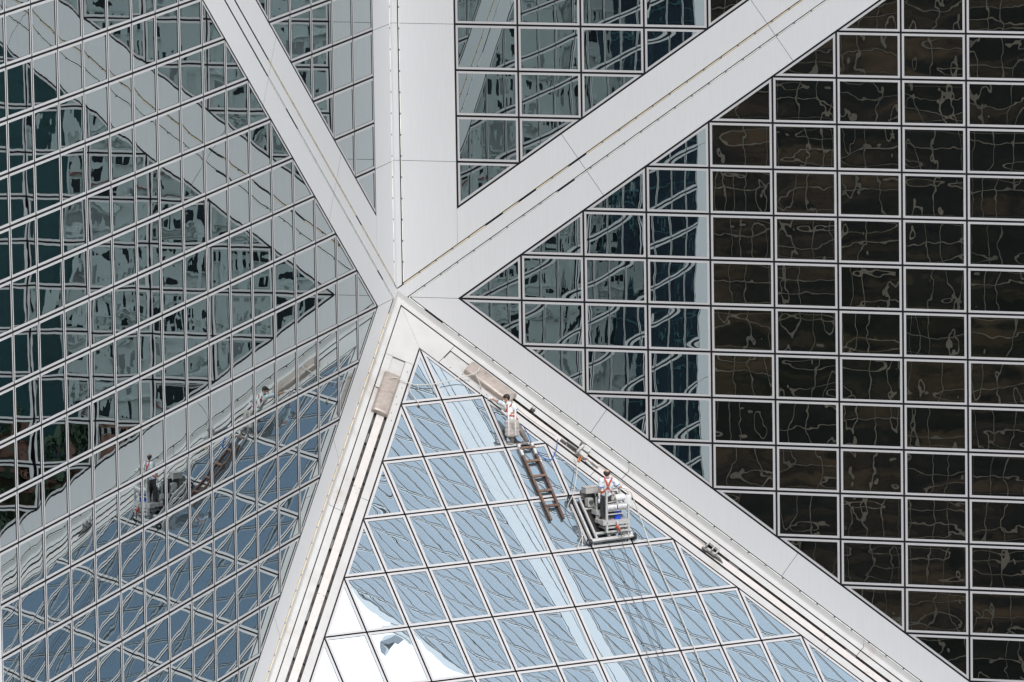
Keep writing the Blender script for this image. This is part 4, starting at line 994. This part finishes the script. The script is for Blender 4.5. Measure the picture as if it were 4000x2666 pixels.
# paint roller in his left hand
pl_ = empty('paint_roller', w1.matrix_basis @ (J['hl'] + V((-0.06, -0.01, 0.0))), PROT); tag(pl_, 'small white paint roller held in the gloved hand of the reaching worker', 'roller')
b = MB(); b.capsule(V((0.0, 0.0, 0.03)), V((-0.10, 0.02, 0.13)), 0.026, 0.026); b.build('sleeve', 'white_paper', pl_)
b = MB(); b.capsule(V((0.06, 0.0, -0.045)), V((0.0, 0.0, 0.02)), 0.012, 0.010); b.build('grip', 'alu', pl_)
sc_ = empty('scraper', w1.matrix_basis @ (J['hr'] + V((-0.10, 0.07, 0.0))), PROT); tag(sc_, 'dark scraper in the outstretched gloved hand at the roof edge', 'scraper')
b = MB(); b.capsule(V((0.05, -0.03, 0.0)), V((-0.03, 0.02, -0.01)), 0.012, 0.010); b.build('grip', 'black', sc_)
b = MB(); b.cbox(V((-0.06, 0.035, -0.015)), V((0.06, -0.03, 0)), V((0.03, 0.05, 0)), V((0, 0, 0.004))); b.build('blade', 'alu_dark', sc_)

# worker standing in the cradle, back to us
w2 = person('person', cb + G(0.136, -0.21, 0.322), 'balding worker in pale blue shirt and orange harness standing in the cradle, back turned')
J = dict(pel=V((-0.01, 0.02, 0.68)), waist=V((0.015, 0.02, 0.82)), chest=V((0.035, 0.02, 1.02)), neck=V((0.025, 0.03, 1.19)), head=V((0.012, 0.05, 1.335)),
         sl=V((-0.148, 0.0, 1.125)), el=V((-0.200, -0.02, 0.90)), hl=V((-0.222, 0.03, 0.70)), sr=V((0.222, 0.0, 1.115)), er=V((0.325, -0.03, 0.965)), hr=V((0.50, 0.02, 0.905)),
         hpl=V((-0.085, 0.02, 0.66)), knl=V((-0.115, 0.03, 0.36)), anl=V((-0.105, -0.02, 0.075)), hpr=V((0.07, 0.02, 0.66)), knr=V((0.115, 0.05, 0.36)), anr=V((0.135, -0.01, 0.075)))
F2 = V((0.45, 0.85, 0.12)); b = MB()
b.ellipsoid(J['pel'], V((0.135, 0, 0)), V((0, 0.10, 0)), V((0, 0, 0.10))); b.ellipsoid(J['chest'], V((0.15, 0, 0)), V((0, 0.10, 0)), V((0, 0, 0.16)))
limb(b, [J['pel'], J['waist'], J['chest']], [0.10, 0.10, 0.105]); limb(b, [J['chest'] + V((0, 0, 0.08)), J['neck'], J['head'] - V((0, 0, 0.05))], [0.085, 0.056, 0.054])
limb(b, [J['sl'], J['el'], J['hl'] + V((0, 0, 0.04))], [0.055, 0.042, 0.029]); limb(b, [J['sr'], J['er'], J['hr'] - V((0.03, 0, -0.01))], [0.055, 0.042, 0.029])
limb(b, [J['hpl'], J['knl'], J['anl']], [0.085, 0.058, 0.04]); limb(b, [J['hpr'], J['knr'], J['anr']], [0.085, 0.058, 0.04])
f_, u_, r__ = head(b, J['head'], F2, V((0, 0, 1)), 0.98); remesh(b.build('body', 'skin', w2), 0.0075, 1); eyes(w2, J['head'], f_, u_, r__)
b = MB(); hc = J['head']      # fringe of hair leaving a bald crown
for k in range(15):
    a = math.pi * (0.12 + 1.76 * k / 14); d_ = f_ * math.cos(a) + r__ * math.sin(a)
    b.ellipsoid(hc + d_ * 0.074 + u_ * (0.012 - 0.012 * abs(math.cos(a))) - f_ * 0.006, f_ * 0.034, r__ * 0.030, u_ * 0.052, 10, 8)
b.ellipsoid(hc - f_ * 0.045 - u_ * 0.03, f_ * 0.055, r__ * 0.066, u_ * 0.05); b.ellipsoid(hc - f_ * 0.055 + u_ * 0.035, f_ * 0.045, r__ * 0.062, u_ * 0.045)
remesh(b.build('hair', 'hair_thin', w2), 0.008, 1)
b = MB(); b.ellipsoid(J['chest'], V((0.175, 0, 0)), V((0, 0.125, 0)), V((0, 0, 0.18)), 18, 12); limb(b, [J['pel'] + V((0, 0, 0.05)), J['waist'], J['chest']], [0.125, 0.125, 0.13])
b.ellipsoid(J['pel'] + V((0, 0, 0.05)), V((0.165, 0, 0)), V((0, 0.125, 0)), V((0, 0, 0.11))); b.capsule(J['chest'] + V((0, 0, 0.11)), J['neck'] - V((0, 0, 0.02)), 0.10, 0.062)
b.capsule(J['sl'] + V((0.03, 0, 0.02)), J['sr'] + V((-0.03, 0, 0.02)), 0.07, 0.07)
limb(b, [J['sl'], J['sl'].lerp(J['el'], 0.72)], [0.082, 0.078]); limb(b, [J['sr'], J['sr'].lerp(J['er'], 0.78)], [0.082, 0.078])
shirt2 = remesh(b.build('shirt', 'shirt2', w2), 0.010, 3)
b = MB()
for a_, e_, q in ((J['sl'], J['el'], 0.78), (J['sr'], J['er'], 0.86)):
    p_ = a_.lerp(e_, q); d_ = (e_ - a_).normalized(); b.tube([p_ - d_ * 0.012, p_ + d_ * 0.012], 0.077, 16)
b.tube([J['neck'] + V((0.07 * math.cos(k / 16 * 6.283), 0.07 * math.sin(k / 16 * 6.283), 0.0)) for k in range(17)], 0.018, 8); b.build('trim', 'navy', shirt2)
b = MB(); limb(b, [J['hpl'], J['knl'], J['anl'] + V((0, 0, 0.02))], [0.108, 0.085, 0.07]); limb(b, [J['hpr'], J['knr'], J['anr'] + V((0, 0, 0.02))], [0.108, 0.085, 0.07]); b.ellipsoid(J['pel'] - V((0, 0, 0.01)), V((0.15, 0, 0)), V((0, 0.115, 0)), V((0, 0, 0.10)))
remesh(b.build('trousers', 'trousers2', w2), 0.010, 3)
shoe(w2, J['anl'], J['anl'] + V((-0.03, 0.2, 0)), 0.0); shoe(w2, J['anr'], J['anr'] + V((0.06, 0.2, 0)), 0.0)
b = MB(); b.capsule(J['hl'] + V((0, -0.01, 0.05)), J['hl'], 0.036, 0.036); hand(b, J['hl'], V((-0.05, 0.15, -1)), V((0.9, 0.2, 0)), 1, 0.5, 1.0); remesh(b.build('glove', 'glove', w2), 0.0055, 1)
b = MB(); b.capsule(J['hr'] - V((0.05, 0.015, -0.02)), J['hr'], 0.036, 0.038); hand(b, J['hr'], V((0.95, 0.2, -0.1)), V((0, 0.1, -1)), -1, 1.0, 1.05); remesh(b.build('glove', 'glove', w2), 0.0055, 1)
ch = J['chest']; BK = V((0, -1, 0))
ribbon(w2, 'harness_strap', shirt2, [ch + V((-0.095, 0.02, 0.25)), ch + V((-0.085, -0.12, 0.17)), ch + V((-0.03, -0.2, 0.02)), ch + V((0.005, -0.2, -0.06))], 0.055, 'red')
ribbon(w2, 'harness_strap', shirt2, [ch + V((0.115, 0.02, 0.25)), ch + V((0.10, -0.12, 0.17)), ch + V((0.04, -0.2, 0.02)), ch + V((0.005, -0.2, -0.06))], 0.055, 'red')
ribbon(w2, 'harness_strap', shirt2, [ch + V((0.005, -0.2, -0.06)), ch + V((-0.06, -0.2, -0.13)), ch + V((-0.16, -0.1, -0.20)), ch + V((-0.22, -0.0, -0.28)), ch + V((-0.2, 0.05, -0.32))], 0.055, 'red')
ribbon(w2, 'harness_strap', shirt2, [ch + V((0.005, -0.2, -0.06)), ch + V((0.05, -0.2, -0.13)), ch + V((0.13, -0.1, -0.20)), ch + V((0.2, -0.0, -0.27))], 0.055, 'red')
b = MB(); b.ellipsoid(ch + V((0.006, -0.140, -0.075)), V((0.03, 0, 0)), V((0, 0.012, 0)), V((0, 0, 0.035))); b.build('back_ring', 'alu_dark', w2)
# printed lettering across the shoulders, worn and half hidden by the straps
tx = bpy.data.curves.new('back_lettering', 'FONT'); tx.body = 'S.H.   CLEANING'; tx.size = 0.052; tx.align_x = 'CENTER'; tx.extrude = 0.001; tx.shear = 0.25
to = bpy.data.objects.new('back_lettering', tx); col.objects.link(to); tx.materials.append(M['navy'])
to.parent = shirt2; to.location = ch + V((0.01, -0.20, 0.055)); to.rotation_euler = (math.radians(84), 0, 0)
sw = to.modifiers.new('lay', 'SHRINKWRAP'); sw.target = shirt2; sw.wrap_method = 'PROJECT'; sw.use_project_z = True; sw.use_negative_direction = True; sw.use_positive_direction = False; sw.offset = 0.004
bpy.context.view_layer.update()
dg_ = bpy.context.evaluated_depsgraph_get()
tme = bpy.data.meshes.new_from_object(to.evaluated_get(dg_), depsgraph=dg_)
tl, tr_ = to.location.copy(), to.rotation_euler.copy()
bpy.data.objects.remove(to)
to = link('back_lettering', tme, shirt2); to.location = tl; to.rotation_euler = tr_
bgp = empty('plastic_bag', w2.matrix_basis @ V((-0.232, -0.03, 0.50)), PROT); tag(bgp, 'small white plastic bag hanging from the gloved left hand of the cradle worker', 'bag')
b = MB(); b.ellipsoid(V((0, 0, 0.04)), V((0.035, 0, 0)), V((0, 0.03, 0)), V((0, 0, 0.07))); b.ellipsoid(V((0.005, 0, 0.10)), V((0.015, 0, 0)), V((0, 0.015, 0)), V((0, 0, 0.06))); remesh(b.build('pouch', 'clear_bag', bgp), 0.008, 1)
pch = empty('tool_pouch', w2.matrix_basis @ V((0.16, -0.16, 0.62)), PROT); tag(pch, 'grubby tool pouch hung at the waist of the cradle worker', 'pouch')
b = MB(); b.ellipsoid(V((0, 0, 0.0)), V((0.05, 0, 0)), V((0, 0.04, 0)), V((0, 0, 0.075))); b.ellipsoid(V((0.07, 0, 0.05)), V((0.045, 0, 0)), V((0, 0.04, 0)), V((0, 0, 0.06))); b.tube([V((0.0, 0.05, 0.20)), V((-0.02, -0.01, 0.05))], 0.012, 6); b.tube([V((0.06, 0.05, 0.20)), V((0.08, 0, 0.08))], 0.012, 6); remesh(b.build('pouch_body', 'canvas', pch), 0.009, 2)
